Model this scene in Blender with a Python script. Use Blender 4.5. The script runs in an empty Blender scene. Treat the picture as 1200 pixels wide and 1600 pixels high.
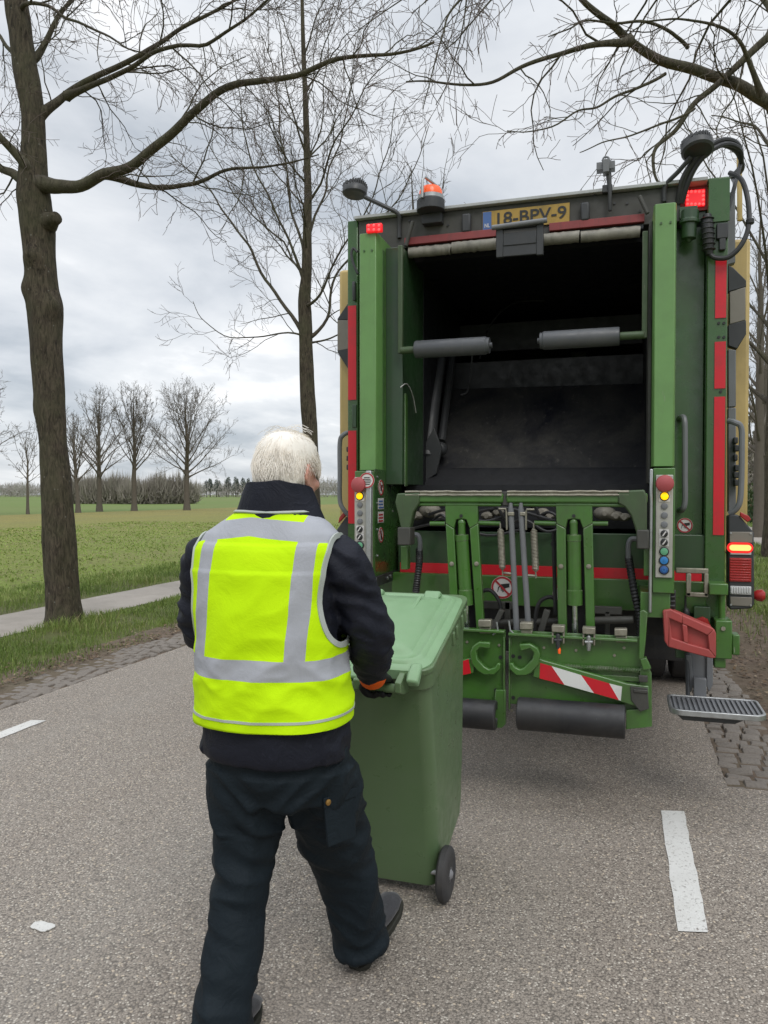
import bpy, bmesh, math, random
import numpy as np
from mathutils import Vector, Matrix, noise
R = math.radians
rnd = random.Random(7)
scene = bpy.context.scene
COL = scene.collection

# ------------------------------------------------------------------ camera
EYE = 1.6
YAW, PITCH = R(17.1), R(1.29)
cam_d = bpy.data.cameras.new('camera')
cam = bpy.data.objects.new('camera', cam_d); COL.objects.link(cam)
cam.location = (0, 0, EYE)
cam.rotation_euler = (math.pi/2 - PITCH, 0, YAW)
cam_d.sensor_width = 36; cam_d.lens = 36*1202/1600
cam_d.clip_start = 0.05; cam_d.clip_end = 5000
scene.camera = cam

# ------------------------------------------------------------------ sky, sun, exposure
SUN_EL, SUN_ROT = R(48), R(150)
world = bpy.data.worlds.new("World"); scene.world = world; world.use_nodes = True
nt = world.node_tree; N = nt.nodes; L = nt.links
N.clear()
def nd(t, **kw):
    n = N.new(t)
    for k, v in kw.items(): setattr(n, k, v)
    return n
def wmath(op, a, b=None, c=None):
    n = nd('ShaderNodeMath', operation=op)
    for i, v in enumerate((a, b, c)):
        if v is None: continue
        if isinstance(v, (int, float)): n.inputs[i].default_value = v
        else: L.new(v, n.inputs[i])
    return n.outputs[0]
out = nd('ShaderNodeOutputWorld'); bg = nd('ShaderNodeBackground'); L.new(bg.outputs[0], out.inputs[0])
sky = nd('ShaderNodeTexSky', sky_type='NISHITA', sun_disc=False)
sky.sun_elevation = SUN_EL; sky.sun_rotation = SUN_ROT
bg.inputs[1].default_value = 0.1
tc = nd('ShaderNodeTexCoord'); sep = nd('ShaderNodeSeparateXYZ'); L.new(tc.outputs['Generated'], sep.inputs[0])
zc = wmath('MAXIMUM', sep.outputs[2], 0.0)
den = wmath('ADD', zc, 0.16)
px = wmath('DIVIDE', sep.outputs[0], den); py = wmath('DIVIDE', sep.outputs[1], den)
cmb = nd('ShaderNodeCombineXYZ'); L.new(px, cmb.inputs[0]); L.new(py, cmb.inputs[1])
def cloudnoise(scale, detail, rough, dist, off):
    mp = nd('ShaderNodeMapping'); L.new(cmb.outputs[0], mp.inputs[0]); mp.inputs[1].default_value = off
    mp.inputs[3].default_value = (1.0, 0.75, 1)
    n = nd('ShaderNodeTexNoise'); n.inputs['Scale'].default_value = scale; n.inputs['Detail'].default_value = detail
    n.inputs['Roughness'].default_value = rough; n.inputs['Distortion'].default_value = dist
    L.new(mp.outputs[0], n.inputs['Vector']); return n.outputs[0]
n1 = cloudnoise(0.9, 8, 0.55, 0.5, (3.1, 1.4, 0)); n2 = cloudnoise(2.6, 6, 0.5, 0.3, (8.0, 2.0, 0))
mixn = wmath('ADD', wmath('MULTIPLY', n1, 0.72), wmath('MULTIPLY', n2, 0.28))
ramp = nd('ShaderNodeValToRGB'); L.new(mixn, ramp.inputs[0])
cr = ramp.color_ramp
cr.elements[0].position = 0.38; cr.elements[0].color = (4.3, 4.75, 5.3, 1)
cr.elements[1].position = 0.64; cr.elements[1].color = (10.2, 10.2, 10.25, 1)
e = cr.elements.new(0.50); e.color = (6.7, 7.0, 7.4, 1)
e = cr.elements.new(0.58); e.color = (8.0, 8.2, 8.45, 1)
# overhead cloud is brighter than the cloud near the horizon, as under any overcast sky
zg = nd('ShaderNodeMapRange', interpolation_type='SMOOTHSTEP'); L.new(zc, zg.inputs[0])
zg.inputs[1].default_value = 0.45; zg.inputs[2].default_value = 1.0; zg.inputs[3].default_value = 0.93; zg.inputs[4].default_value = 2.3
cl = nd('ShaderNodeVectorMath', operation='SCALE'); L.new(ramp.outputs[0], cl.inputs[0]); L.new(zg.outputs[0], cl.inputs[3])
mx = nd('ShaderNodeMix', data_type='RGBA'); mx.inputs[0].default_value = 0.92
L.new(sky.outputs[0], mx.inputs[6]); L.new(cl.outputs[0], mx.inputs[7]); L.new(mx.outputs[2], bg.inputs[0])
sun_d = bpy.data.lights.new('sun', 'SUN'); sun_d.energy = 0.9; sun_d.angle = R(25); sun_d.color = (1, 0.97, 0.92)
sun = bpy.data.objects.new('sun', sun_d); COL.objects.link(sun); sun.location = (0, 0, 30)
# sun stands behind the camera, to the right
sun.rotation_euler = Vector((math.sin(SUN_ROT)*math.cos(SUN_EL), math.cos(SUN_ROT)*math.cos(SUN_EL), math.sin(SUN_EL))).to_track_quat('Z', 'Y').to_euler()
scene.view_settings.view_transform = 'Standard'; scene.view_settings.look = 'None'
scene.view_settings.exposure = 0.3; scene.view_settings.gamma = 1
scene.cycles.max_bounces = 6; scene.cycles.caustics_reflective = False; scene.cycles.caustics_refractive = False

# ------------------------------------------------------------------ survey: sight line of a photo point -> real point on a known plane
_f = Vector((-math.sin(YAW)*math.cos(PITCH), math.cos(YAW)*math.cos(PITCH), -math.sin(PITCH)))
_r = Vector((math.cos(YAW), math.sin(YAW), 0)); _u = _r.cross(_f)
def _ray(x, y): return _f + _r*((x-600)/1202) + _u*((800-y)/1202)
def S(x, y, Y): d = _ray(x, y); p = d*(Y/d.y); p.z += EYE; return p
def SX(x, y, X): d = _ray(x, y); p = d*(X/d.x); p.z += EYE; return p
def SG(x, y, Z=0.0): d = _ray(x, y); p = d*((Z-EYE)/d.z); p.z += EYE; return p

# ------------------------------------------------------------------ materials
MATS = {}
def lin(c): return tuple(c[:3]) + (1,)
class MN:
    def __init__(s, name):
        s.m = bpy.data.materials.new(name); s.m.use_nodes = True; s.n = s.m.node_tree.nodes; s.l = s.m.node_tree.links
        s.b = s.n['Principled BSDF']; s.tc = s.n.new('ShaderNodeTexCoord'); s.obj = s.tc.outputs['Object']
    def val(s, sock, v):
        if isinstance(v, (int, float)): sock.default_value = v
        elif isinstance(v, tuple): sock.default_value = lin(v) if sock.type == 'RGBA' else v
        else: s.l.new(v, sock)
    def noise(s, scale, detail=4, rough=0.6, vec=None, dist=0):
        n = s.n.new('ShaderNodeTexNoise'); s.l.new(vec or s.obj, n.inputs['Vector'])
        n.inputs['Scale'].default_value = scale; n.inputs['Detail'].default_value = detail; n.inputs['Roughness'].default_value = rough; n.inputs['Distortion'].default_value = dist
        return n.outputs[0]
    def vor(s, scale, feature='F1', outp='Distance', vec=None, rand=1.0):
        n = s.n.new('ShaderNodeTexVoronoi'); n.feature = feature; s.l.new(vec or s.obj, n.inputs['Vector']); n.inputs['Scale'].default_value = scale
        n.inputs['Randomness'].default_value = rand
        return n.outputs[outp]
    def map(s, scale=(1,1,1), rot=(0,0,0), loc=(0,0,0)):
        n = s.n.new('ShaderNodeMapping'); s.l.new(s.obj, n.inputs[0]); n.inputs[3].default_value = scale; n.inputs[2].default_value = rot; n.inputs[1].default_value = loc
        return n.outputs[0]
    def rng(s, v, a, b, c=0., d=1.):
        n = s.n.new('ShaderNodeMapRange'); s.l.new(v, n.inputs[0])
        for i, x in enumerate((a, b, c, d)): n.inputs[i+1].default_value = x
        return n.outputs[0]
    def math(s, op, a, b=None, c=None):
        n = s.n.new('ShaderNodeMath'); n.operation = op
        for i, v in enumerate((a, b, c)):
            if v is not None: s.val(n.inputs[i], v)
        return n.outputs[0]
    def mix(s, f, a, b, mode='MIX'):
        n = s.n.new('ShaderNodeMix'); n.data_type = 'RGBA'; n.blend_type = mode
        s.val(n.inputs[0], f); s.val(n.inputs[6], a); s.val(n.inputs[7], b); return n.outputs[2]
    def sepxyz(s, v=None):
        n = s.n.new('ShaderNodeSeparateXYZ'); s.l.new(v or s.obj, n.inputs[0]); return n.outputs
    def bump(s, h, strength=0.3, dist=0.01):
        n = s.n.new('ShaderNodeBump'); n.inputs['Strength'].default_value = strength; n.inputs['Distance'].default_value = dist
        s.l.new(h, n.inputs['Height']); s.l.new(n.outputs[0], s.b.inputs['Normal'])
    def set(s, color=None, rough=None, metal=None, **kw):
        if color is not None: s.val(s.b.inputs['Base Color'], color)
        if rough is not None: s.val(s.b.inputs['Roughness'], rough)
        if metal is not None: s.val(s.b.inputs['Metallic'], metal)
        for k, v in kw.items(): s.val(s.b.inputs[k.replace('_', ' ')], v)
        MATS[s.m.name] = s.m; return s.m
def simple(name, c, rough=0.5, metal=0.0, var=0.25, dirt=0.0, dirtc=(0.09, 0.075, 0.055), scale=9, bump=0.0, spec=None, wear=0.0, wearc=(0.2, 0.19, 0.15)):
    k = MN(name)
    n = k.noise(scale, 5, 0.6)
    col = k.mix(n, tuple(x*(1-var) for x in c), tuple(min(1, x*(1+var)) for x in c))
    if dirt > 0:
        d = k.noise(3.1, 8, 0.72, dist=0.4)
        col = k.mix(k.rng(d, 0.45, 0.75, 0, dirt), col, dirtc)
        st = k.noise(1.0, 5, 0.7, vec=k.map((38, 38, 2.2)))
        col = k.mix(k.rng(st, 0.55, 0.8, 0, dirt*0.7), col, dirtc)
    if wear > 0:
        # rubbed edges, scratches and rust specks
        bv = k.n.new('ShaderNodeBevel'); bv.samples = 4; bv.inputs[0].default_value = 0.009
        ge = k.n.new('ShaderNodeNewGeometry'); dp = k.n.new('ShaderNodeVectorMath'); dp.operation = 'DOT_PRODUCT'; k.l.new(bv.outputs[0], dp.inputs[0]); k.l.new(ge.outputs['Normal'], dp.inputs[1])
        e_ = k.math('MULTIPLY', k.rng(dp.outputs['Value'], 0.97, 0.86), k.rng(k.noise(22, 5, 0.7), 0.38, 0.62)); col = k.mix(k.math('MULTIPLY', e_, wear), col, wearc)
        sc_ = k.noise(1.0, 3, 0.6, vec=k.map((70, 70, 9), rot=(0.5, 0.9, 0.2)), dist=0.3); sm = k.noise(5, 3); col = k.mix(k.math('MULTIPLY', k.rng(sc_, 0.70, 0.74), k.rng(sm, 0.45, 0.62, 0, wear)), col, wearc)
        ru = k.noise(26, 6, 0.75); rm = k.noise(2.3, 3); col = k.mix(k.math('MULTIPLY', k.rng(ru, 0.66, 0.72), k.rng(rm, 0.42, 0.6, 0, wear*0.8)), col, (0.075, 0.042, 0.022))
    rr = k.rng(k.noise(scale*1.7, 4), 0.3, 0.7, max(0.05, rough-0.12), min(1, rough+0.14))
    if bump: k.bump(k.noise(60, 4), bump, 0.004)
    m = k.set(col, rr, metal)
    if wear > 0 and 'green_paint' in name: k.b.inputs['Coat Weight'].default_value = 0.35; k.b.inputs['Coat Roughness'].default_value = 0.12
    if spec is not None: k.b.inputs['Specular IOR Level'].default_value = spec
    return m
def emit(name, c, strength, base=None):
    k = MN(name); m = k.set(base or c, 0.25); k.b.inputs['Emission Color'].default_value = lin(c); k.b.inputs['Emission Strength'].default_value = strength
    return m
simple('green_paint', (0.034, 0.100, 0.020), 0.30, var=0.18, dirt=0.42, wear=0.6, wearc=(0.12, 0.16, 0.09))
simple('pale_green_paint', (0.125, 0.265, 0.072), 0.5, var=0.12, dirt=0.3, dirtc=(0.06, 0.09, 0.04), wear=0.6, wearc=(0.2, 0.25, 0.15))  # paler green than the panels, for the posts
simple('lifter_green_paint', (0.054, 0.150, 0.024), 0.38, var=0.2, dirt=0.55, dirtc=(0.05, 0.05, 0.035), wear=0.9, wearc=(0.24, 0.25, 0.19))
simple('shaded_green_paint', (0.020, 0.058, 0.018), 0.42, var=0.2, dirt=0.6, wear=0.6, wearc=(0.12, 0.13, 0.1), dirtc=(0.04, 0.04, 0.035))  # green darkened to put the rear wall's shade into the colour
simple('worn_steel', (0.33, 0.31, 0.25), 0.5, 0.7, var=0.4, dirt=0.6, scale=30)
simple('zinc_steel', (0.42, 0.43, 0.43), 0.42, 0.8, var=0.2, dirt=0.25, scale=25)
simple('grey_plastic', (0.16, 0.165, 0.175), 0.5, var=0.15, dirt=0.25)
simple('roller_grey', (0.07, 0.073, 0.08), 0.42, var=0.15, dirt=0.35, dirtc=(0.15, 0.15, 0.14))
simple('dark_plastic', (0.035, 0.037, 0.04), 0.5, var=0.2, dirt=0.3, dirtc=(0.09, 0.085, 0.075))
simple('black_rubber', (0.016, 0.016, 0.018), 0.5, var=0.3, dirt=0.35, dirtc=(0.07, 0.065, 0.06), wear=0.5, wearc=(0.12, 0.12, 0.12))
simple('grimy_green', (0.05, 0.085, 0.035), 0.5, var=0.3, dirt=0.75, dirtc=(0.05, 0.045, 0.035), wear=0.9)
simple('grimy_beam', (0.055, 0.054, 0.047), 0.6, var=0.35, dirt=0.5, dirtc=(0.03, 0.028, 0.024))
simple('roof_edge_grey', (0.42, 0.43, 0.43), 0.5, var=0.1, dirt=0.3)
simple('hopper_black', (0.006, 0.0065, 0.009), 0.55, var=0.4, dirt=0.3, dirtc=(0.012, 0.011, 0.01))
simple('yellow_paint', (0.52, 0.38, 0.15), 0.5, var=0.1, dirt=0.45, dirtc=(0.22, 0.16, 0.07))
simple('chassis_black', (0.01, 0.01, 0.011), 0.6, var=0.3, dirt=0.3)
simple('red_plastic', (0.36, 0.055, 0.05), 0.5, var=0.15, dirt=0.3, dirtc=(0.2, 0.1, 0.09), wear=0.6, wearc=(0.5, 0.2, 0.17))
simple('grimy_red', (0.24, 0.04, 0.04), 0.5, var=0.3, dirt=0.6, dirtc=(0.06, 0.035, 0.03))
simple('white_foil', (0.7, 0.7, 0.68), 0.45, var=0.08, dirt=0.3)
simple('sticker_white', (0.66, 0.64, 0.62), 0.5, var=0.05, dirt=0.3)
simple('sticker_red', (0.4, 0.03, 0.035), 0.5, var=0.1)
simple('sticker_black', (0.02, 0.02, 0.02), 0.5, var=0.1)
simple('plate_yellow', (0.40, 0.25, 0.045), 0.5, var=0.2, dirt=0.8, dirtc=(0.12, 0.09, 0.03))
simple('plate_blue', (0.06, 0.13, 0.33), 0.5, var=0.1, dirt=0.4)
simple('panel_steel', (0.42, 0.41, 0.37), 0.45, 0.3, var=0.1, dirt=0.3)
simple('button_red', (0.38, 0.07, 0.075), 0.55, var=0.08, dirt=0.15)
simple('button_green', (0.12, 0.36, 0.2), 0.4, var=0.05)
simple('button_blue', (0.03, 0.2, 0.5), 0.4, var=0.05)
simple('button_dark_blue', (0.03, 0.1, 0.3), 0.4, var=0.05)
simple('lamp_housing', (0.22, 0.2, 0.17), 0.5, 0.3, var=0.1, dirt=0.3)
simple('rolled_rubber', (0.25, 0.235, 0.195), 0.55, var=0.45, dirt=0.7, dirtc=(0.03, 0.03, 0.028), scale=14)
simple('dirty_casting', (0.24, 0.22, 0.18), 0.7, var=0.5, dirt=0.8, dirtc=(0.03, 0.028, 0.024), scale=30)
simple('chrome_rod', (0.6, 0.62, 0.66), 0.2, 1.0, var=0.05)
simple('lamp_red_glass', (0.35, 0.02, 0.02), 0.25, var=0.1)
simple('clear_lamp_glass', (0.5, 0.5, 0.5), 0.25, var=0.1)
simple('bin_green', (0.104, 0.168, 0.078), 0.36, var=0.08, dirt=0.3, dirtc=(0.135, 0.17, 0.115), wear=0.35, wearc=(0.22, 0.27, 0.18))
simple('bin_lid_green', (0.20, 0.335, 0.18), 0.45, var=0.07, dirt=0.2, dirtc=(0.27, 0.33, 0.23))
simple('tyre_rubber', (0.03, 0.03, 0.032), 0.7, var=0.25, dirt=0.3, bump=0.2)
simple('rim_grey', (0.2, 0.2, 0.21), 0.5, var=0.1, dirt=0.3)
emit('led_red', (1.0, 0.01, 0.02), 0.55, (0.5, 0.02, 0.02)); emit('led_core', (1.0, 0.06, 0.06), 1.5); emit('brake_glow', (1.0, 0.36, 0.10), 1.6); emit('brake_rim', (1.0, 0.015, 0.015), 0.8, (0.4, .01, .01))
emit('amber_glow', (1.0, 0.55, 0.0), 0.9); emit('beacon_orange', (1.0, 0.10, 0.015), 0.22, (0.75, 0.11, 0.02)); emit('ember_glow', (1.0, 0.25, 0.05), 0.25)
def reflective_red():
    k = MN('reflective_red')
    v = k.vor(160, rand=0.0); c = k.mix(k.rng(v, 0.2, 0.6), (0.70, 0.012, 0.028), (0.52, 0.01, 0.02))
    d = k.noise(4, 7, 0.7); c = k.mix(k.rng(d, 0.5, 0.8, 0, 0.5), c, (0.16, 0.04, 0.035))
    k.set(c, 0.35)
reflective_red()
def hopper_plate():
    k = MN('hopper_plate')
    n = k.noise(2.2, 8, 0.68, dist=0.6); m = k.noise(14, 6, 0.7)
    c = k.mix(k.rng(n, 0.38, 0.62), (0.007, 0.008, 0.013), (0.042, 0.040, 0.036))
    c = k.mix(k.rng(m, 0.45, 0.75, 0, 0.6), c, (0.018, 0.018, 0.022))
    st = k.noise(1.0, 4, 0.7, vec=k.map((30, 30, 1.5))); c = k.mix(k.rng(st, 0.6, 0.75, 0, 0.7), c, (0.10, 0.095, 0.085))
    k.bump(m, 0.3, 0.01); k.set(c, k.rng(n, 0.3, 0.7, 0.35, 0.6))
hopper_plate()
def asphalt():
    k = MN('asphalt')
    v = k.vor(128, outp='Color'); vd = k.vor(128); s = k.sepxyz(v)
    v2 = k.vor(70, outp='Color'); s2 = k.sepxyz(v2); vd2 = k.vor(70)
    c = k.mix(k.rng(s[0], 0.0, 1.0), (0.215, 0.182, 0.150), (0.355, 0.308, 0.258))
    c = k.mix(k.math('MULTIPLY', k.rng(s[1], 0.88, 0.90), k.rng(vd, 0.6, 0.35)), c, (0.60, 0.55, 0.47))
    c = k.mix(k.math('MULTIPLY', k.rng(s2[1], 0.86, 0.88), k.rng(vd2, 0.45, 0.35)), c, (0.60, 0.50, 0.38))
    c = k.mix(k.rng(vd, 0.5, 0.75, 0, 0.8), c, (0.07, 0.06, 0.05))
    big = k.noise(0.55, 5, 0.6); c = k.mix(k.rng(big, 0.3, 0.7, 0, 0.45), c, k.mix(0.6, c, (0.175, 0.142, 0.115)))
    wear = k.noise(1.0, 3, 0.5, vec=k.map((1.3, 0.06, 1))); c = k.mix(k.rng(wear, 0.42, 0.68, 0, 0.2), c, (0.29, 0.27, 0.24))
    stn = k.noise(1.7, 6, 0.7, dist=0.8); c = k.mix(k.rng(stn, 0.6, 0.75, 0, 0.35), c, (0.10, 0.085, 0.072))
    k.bump(k.math('SUBTRACT', 1.0, vd), 0.55, 0.006)
    k.set(c, k.rng(s[2], 0, 1, 0.55, 0.85))
asphalt()
def road_paint():
    k = MN('road_paint'); n = k.noise(70, 5, 0.7); g = k.noise(5, 5)
    c = k.mix(k.rng(n, 0.56, 0.66), (0.62, 0.61, 0.58), (0.22, 0.2, 0.18)); c = k.mix(k.rng(g, 0.4, 0.7, 0, 0.3), c, (0.4, 0.38, 0.35))
    k.bump(k.vor(115), 0.35, 0.004); k.set(c, 0.6)
road_paint()
def earth(name, cs, scale=6, fine=90, bump=0.5):
    k = MN(name); n = k.noise(scale, 8, 0.65); f = k.noise(fine, 5, 0.7); w = k.noise(scale*0.22, 5, 0.6)
    c = k.mix(k.rng(n, 0.35, 0.65), cs[0], cs[1]); c = k.mix(k.rng(w, 0.42, 0.62), c, k.mix(0.5, c, cs[2])); c = k.mix(k.rng(f, 0.4, 0.7, 0, 0.55), c, cs[3])
    k.bump(f, bump, 0.02); k.set(c, 0.9, Specular_IOR_Level=0.15)
earth('soil', ((0.12, 0.09, 0.068), (0.20, 0.155, 0.118), (0.12, 0.11, 0.07), (0.085, 0.062, 0.047)))
earth('verge_soil', ((0.09, 0.115, 0.035), (0.14, 0.15, 0.055), (0.09, 0.075, 0.045), (0.045, 0.05, 0.02)))
earth('path_concrete', ((0.30, 0.27, 0.235), (0.37, 0.335, 0.295), (0.22, 0.2, 0.17), (0.2, 0.185, 0.17)), 2.5, 120, 0.15)
earth('meadow', ((0.125, 0.18, 0.05), (0.155, 0.205, 0.065), (0.18, 0.185, 0.075), (0.10, 0.145, 0.04)), 0.05, 2.0, 0.1)
def field_mat():
    k = MN('field'); x, y, z = k.sepxyz()
    patch = k.noise(0.35, 8, 0.62, vec=k.map((1, .55, 1))); clod = k.noise(7, 8, 0.7); fine = k.noise(30, 4, 0.7); broad = k.noise(0.06, 4)
    # young green plants thin out with the distance from the path and straw stubble takes over
    far = k.rng(k.math('ADD', x, k.math('MULTIPLY', broad, -14.)), -44, -14)
    c = k.mix(far, (0.265, 0.235, 0.085), (0.16, 0.215, 0.05))
    c = k.mix(k.rng(patch, 0.46, 0.6, 0, 0.55), c, (0.21, 0.205, 0.085))
    c = k.mix(k.rng(clod, 0.48, 0.64, 0, 0.85), c, (0.115, 0.09, 0.055))
    c = k.mix(k.rng(fine, 0.45, 0.7, 0, 0.55), c, (0.11, 0.14, 0.035))
    k.bump(clod, 0.6, 0.05); k.set(c, 0.95, Specular_IOR_Level=0.1)
field_mat()
def cobble_mat():
    k = MN('cobble'); n = k.noise(5, 5, 0.6); f = k.noise(70, 5, 0.7)
    c = k.mix(n, (0.135, 0.115, 0.098), (0.25, 0.22, 0.188)); c = k.mix(k.rng(f, 0.45, 0.7, 0, 0.6), c, (0.08, 0.07, 0.06))
    k.bump(f, 0.5, 0.006); k.set(c, 0.8)
cobble_mat()
def bark(name, a, b, moss, mossamt):
    k = MN(name); v = k.noise(1.0, 7, 0.65, vec=k.map((30, 30, 6.5)), dist=1.1); n = k.noise(3, 5)
    c = k.mix(k.rng(v, 0.35, 0.65), a, b); c = k.mix(k.rng(n, 0.4, 0.65, 0, mossamt), c, moss)
    sp = k.vor(9); c = k.mix(k.rng(sp, 0.12, 0.05, 0, 0.55), c, (0.22, 0.22, 0.19))
    k.bump(v, 0.9, 0.02); k.set(c, 0.9, Specular_IOR_Level=0.2)
bark('oak_bark', (0.020, 0.016, 0.012), (0.105, 0.086, 0.062), (0.075, 0.076, 0.042), 0.5)
bark('limb_bark', (0.034, 0.029, 0.022), (0.115, 0.098, 0.074), (0.085, 0.088, 0.048), 0.5)
simple('twig_bark', (0.125, 0.10, 0.09), 0.85, var=0.25, spec=0.2)
simple('far_bark', (0.125, 0.108, 0.088), 0.9, var=0.2, spec=0.1)
def blade_mat(name, a, b, c3):
    k = MN(name); at = k.n.new('ShaderNodeAttribute'); at.attribute_name = 'tint'
    c = k.mix(k.rng(at.outputs['Fac'], 0.0, 0.7), a, b); c = k.mix(k.rng(at.outputs['Fac'], 0.72, 1.0), c, c3)
    k.set(c, 0.6, Specular_IOR_Level=0.25, Transmission_Weight=0.0); k.m.use_backface_culling = False
blade_mat('grass_blades', (0.085, 0.135, 0.03), (0.19, 0.26, 0.06), (0.36, 0.32, 0.16))
blade_mat('crop_blades', (0.16, 0.23, 0.05), (0.27, 0.35, 0.085), (0.42, 0.37, 0.17))
blade_mat('dry_leaves', (0.08, 0.05, 0.03), (0.16, 0.105, 0.06), (0.26, 0.2, 0.13))
blade_mat('hazy_wood_mass', (0.29, 0.27, 0.25), (0.38, 0.35, 0.32), (0.30, 0.31, 0.26))  # lightened so the colour itself carries the haze of distance
blade_mat('thicket_mass', (0.20, 0.18, 0.15), (0.27, 0.245, 0.205), (0.24, 0.23, 0.18))
blade_mat('pine_needles', (0.085, 0.105, 0.09), (0.12, 0.145, 0.12), (0.14, 0.16, 0.13))
blade_mat('bramble_leaves', (0.02, 0.04, 0.014), (0.05, 0.085, 0.025), (0.10, 0.08, 0.04))
def cloth(name, c, c2, wscale=220, rough=0.85, bumpk=0.25, sheen=0.2):
    k = MN(name); n = k.noise(7, 6, 0.6); w = k.noise(wscale, 3); fold = k.noise(14, 6, 0.62, dist=1.2)
    rg = k.n.new('ShaderNodeTexNoise'); rg.noise_type = 'RIDGED_MULTIFRACTAL'; k.l.new(k.map((5.5, 5.5, 8), rot=(0.4, 0.3, 0)), rg.inputs['Vector']); rg.inputs['Scale'].default_value = 1.0; rg.inputs['Detail'].default_value = 2.5; rg.inputs['Distortion'].default_value = 0.5
    col = k.mix(n, c, c2); dust = k.noise(11, 7, 0.75); col = k.mix(k.rng(dust, 0.62, 0.8, 0, 0.3), col, tuple(min(1.0, x*4+0.012) if x < 0.1 else x for x in c2) if c2[0] < 0.1 else c2)
    k.bump(k.math('ADD', k.math('ADD', k.math('MULTIPLY', w, 0.05), k.math('MULTIPLY', fold, 0.5)), k.math('MULTIPLY', rg.outputs[0], 0.55)), bumpk+0.25, 0.022)
    k.set(col, rough, Sheen_Weight=sheen, Specular_IOR_Level=0.2)
cloth('navy_jacket', (0.0065, 0.0075, 0.0135), (0.015, 0.0165, 0.026), 160, 0.6, 0.3, 0.0)
cloth('navy_trousers', (0.004, 0.0078, 0.0115), (0.0105, 0.0175, 0.023), 200, 0.7, 0.4, 0.0)
cloth('black_glove', (0.006, 0.006, 0.007), (0.014, 0.014, 0.015), 300, 0.6, 0.25, 0.0)
cloth('orange_cuff', (0.95, 0.13, 0.01), (1.0, 0.16, 0.012), 200, 0.7, 0.25, 0.0)
cloth('boot_leather', (0.02, 0.02, 0.023), (0.05, 0.05, 0.055), 120, 0.6)
simple('boot_sole', (0.012, 0.013, 0.008), 0.8, var=0.3, dirt=0.3)
simple('brass_button', (0.35, 0.2, 0.06), 0.4, 0.8)
simple('vest_trim', (0.4, 0.43, 0.4), 0.6, var=0.1)
def skin_mat():
    k = MN('skin'); n = k.noise(18, 5, 0.6); m = k.noise(5, 3)
    c = k.mix(n, (0.5, 0.25, 0.18), (0.6, 0.35, 0.27)); c = k.mix(k.rng(m, 0.45, 0.7, 0, 0.5), c, (0.55, 0.2, 0.15))
    k.bump(k.noise(120, 4), 0.15, 0.003); k.set(c, 0.5, Subsurface_Weight=0.1, Subsurface_Scale=0.01)
skin_mat()
simple('eye_white', (0.75, 0.73, 0.7), 0.3, var=0.03)
def hair_mat():
    k = MN('white_hair'); n = k.noise(1.0, 4, 0.6, vec=k.map((60, 60, 8)))
    k.set(k.mix(n, (0.72, 0.66, 0.58), (0.92, 0.87, 0.79)), 0.45, Specular_IOR_Level=0.4)
hair_mat()
def vest_mat():
    k = MN('hi_vis_vest'); x, y, z = k.sepxyz(); x0, z0 = x, z
    wob = k.math('MULTIPLY', k.math('SUBTRACT', k.noise(5, 3), 0.5), 0.012)
    x = k.math('ADD', x, wob); z = k.math('ADD', z, wob)
    def band(v, c, h): return k.math('LESS_THAN', k.math('ABSOLUTE', k.math('SUBTRACT', v, c)), h)
    xs = k.math('ADD', x, k.math('MULTIPLY', k.math('SUBTRACT', z, 1.3), -0.06))
    f = k.math('MAXIMUM', band(xs, 0.132, 0.026), band(xs, -0.168, 0.026))
    f = k.math('MULTIPLY', f, k.math('GREATER_THAN', z, 1.10))
    zy = k.math('ADD', z, k.math('MULTIPLY', k.math('ABSOLUTE', k.math('ADD', x, 0.03)), 0.09))
    f = k.math('MAXIMUM', f, band(zy, 1.508, 0.027))
    f = k.math('MAXIMUM', f, band(z, 1.113, 0.029))
    fl = k.noise(9, 6, 0.6, dist=0.8); w = k.noise(260, 2)
    yel = k.mix(fl, (0.50, 0.80, 0.0), (0.58, 0.88, 0.003))
    sil = k.mix(k.noise(6, 5), (0.30, 0.31, 0.34), (0.46, 0.47, 0.51))
    k.bump(k.math('ADD', k.math('MULTIPLY', w, 0.08), fl), 0.35, 0.014)
    k.set(k.mix(f, yel, sil), k.math('SUBTRACT', 0.8, k.math('MULTIPLY', f, 0.3)), Sheen_Weight=0.0, Specular_IOR_Level=0.2)
vest_mat()

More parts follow.
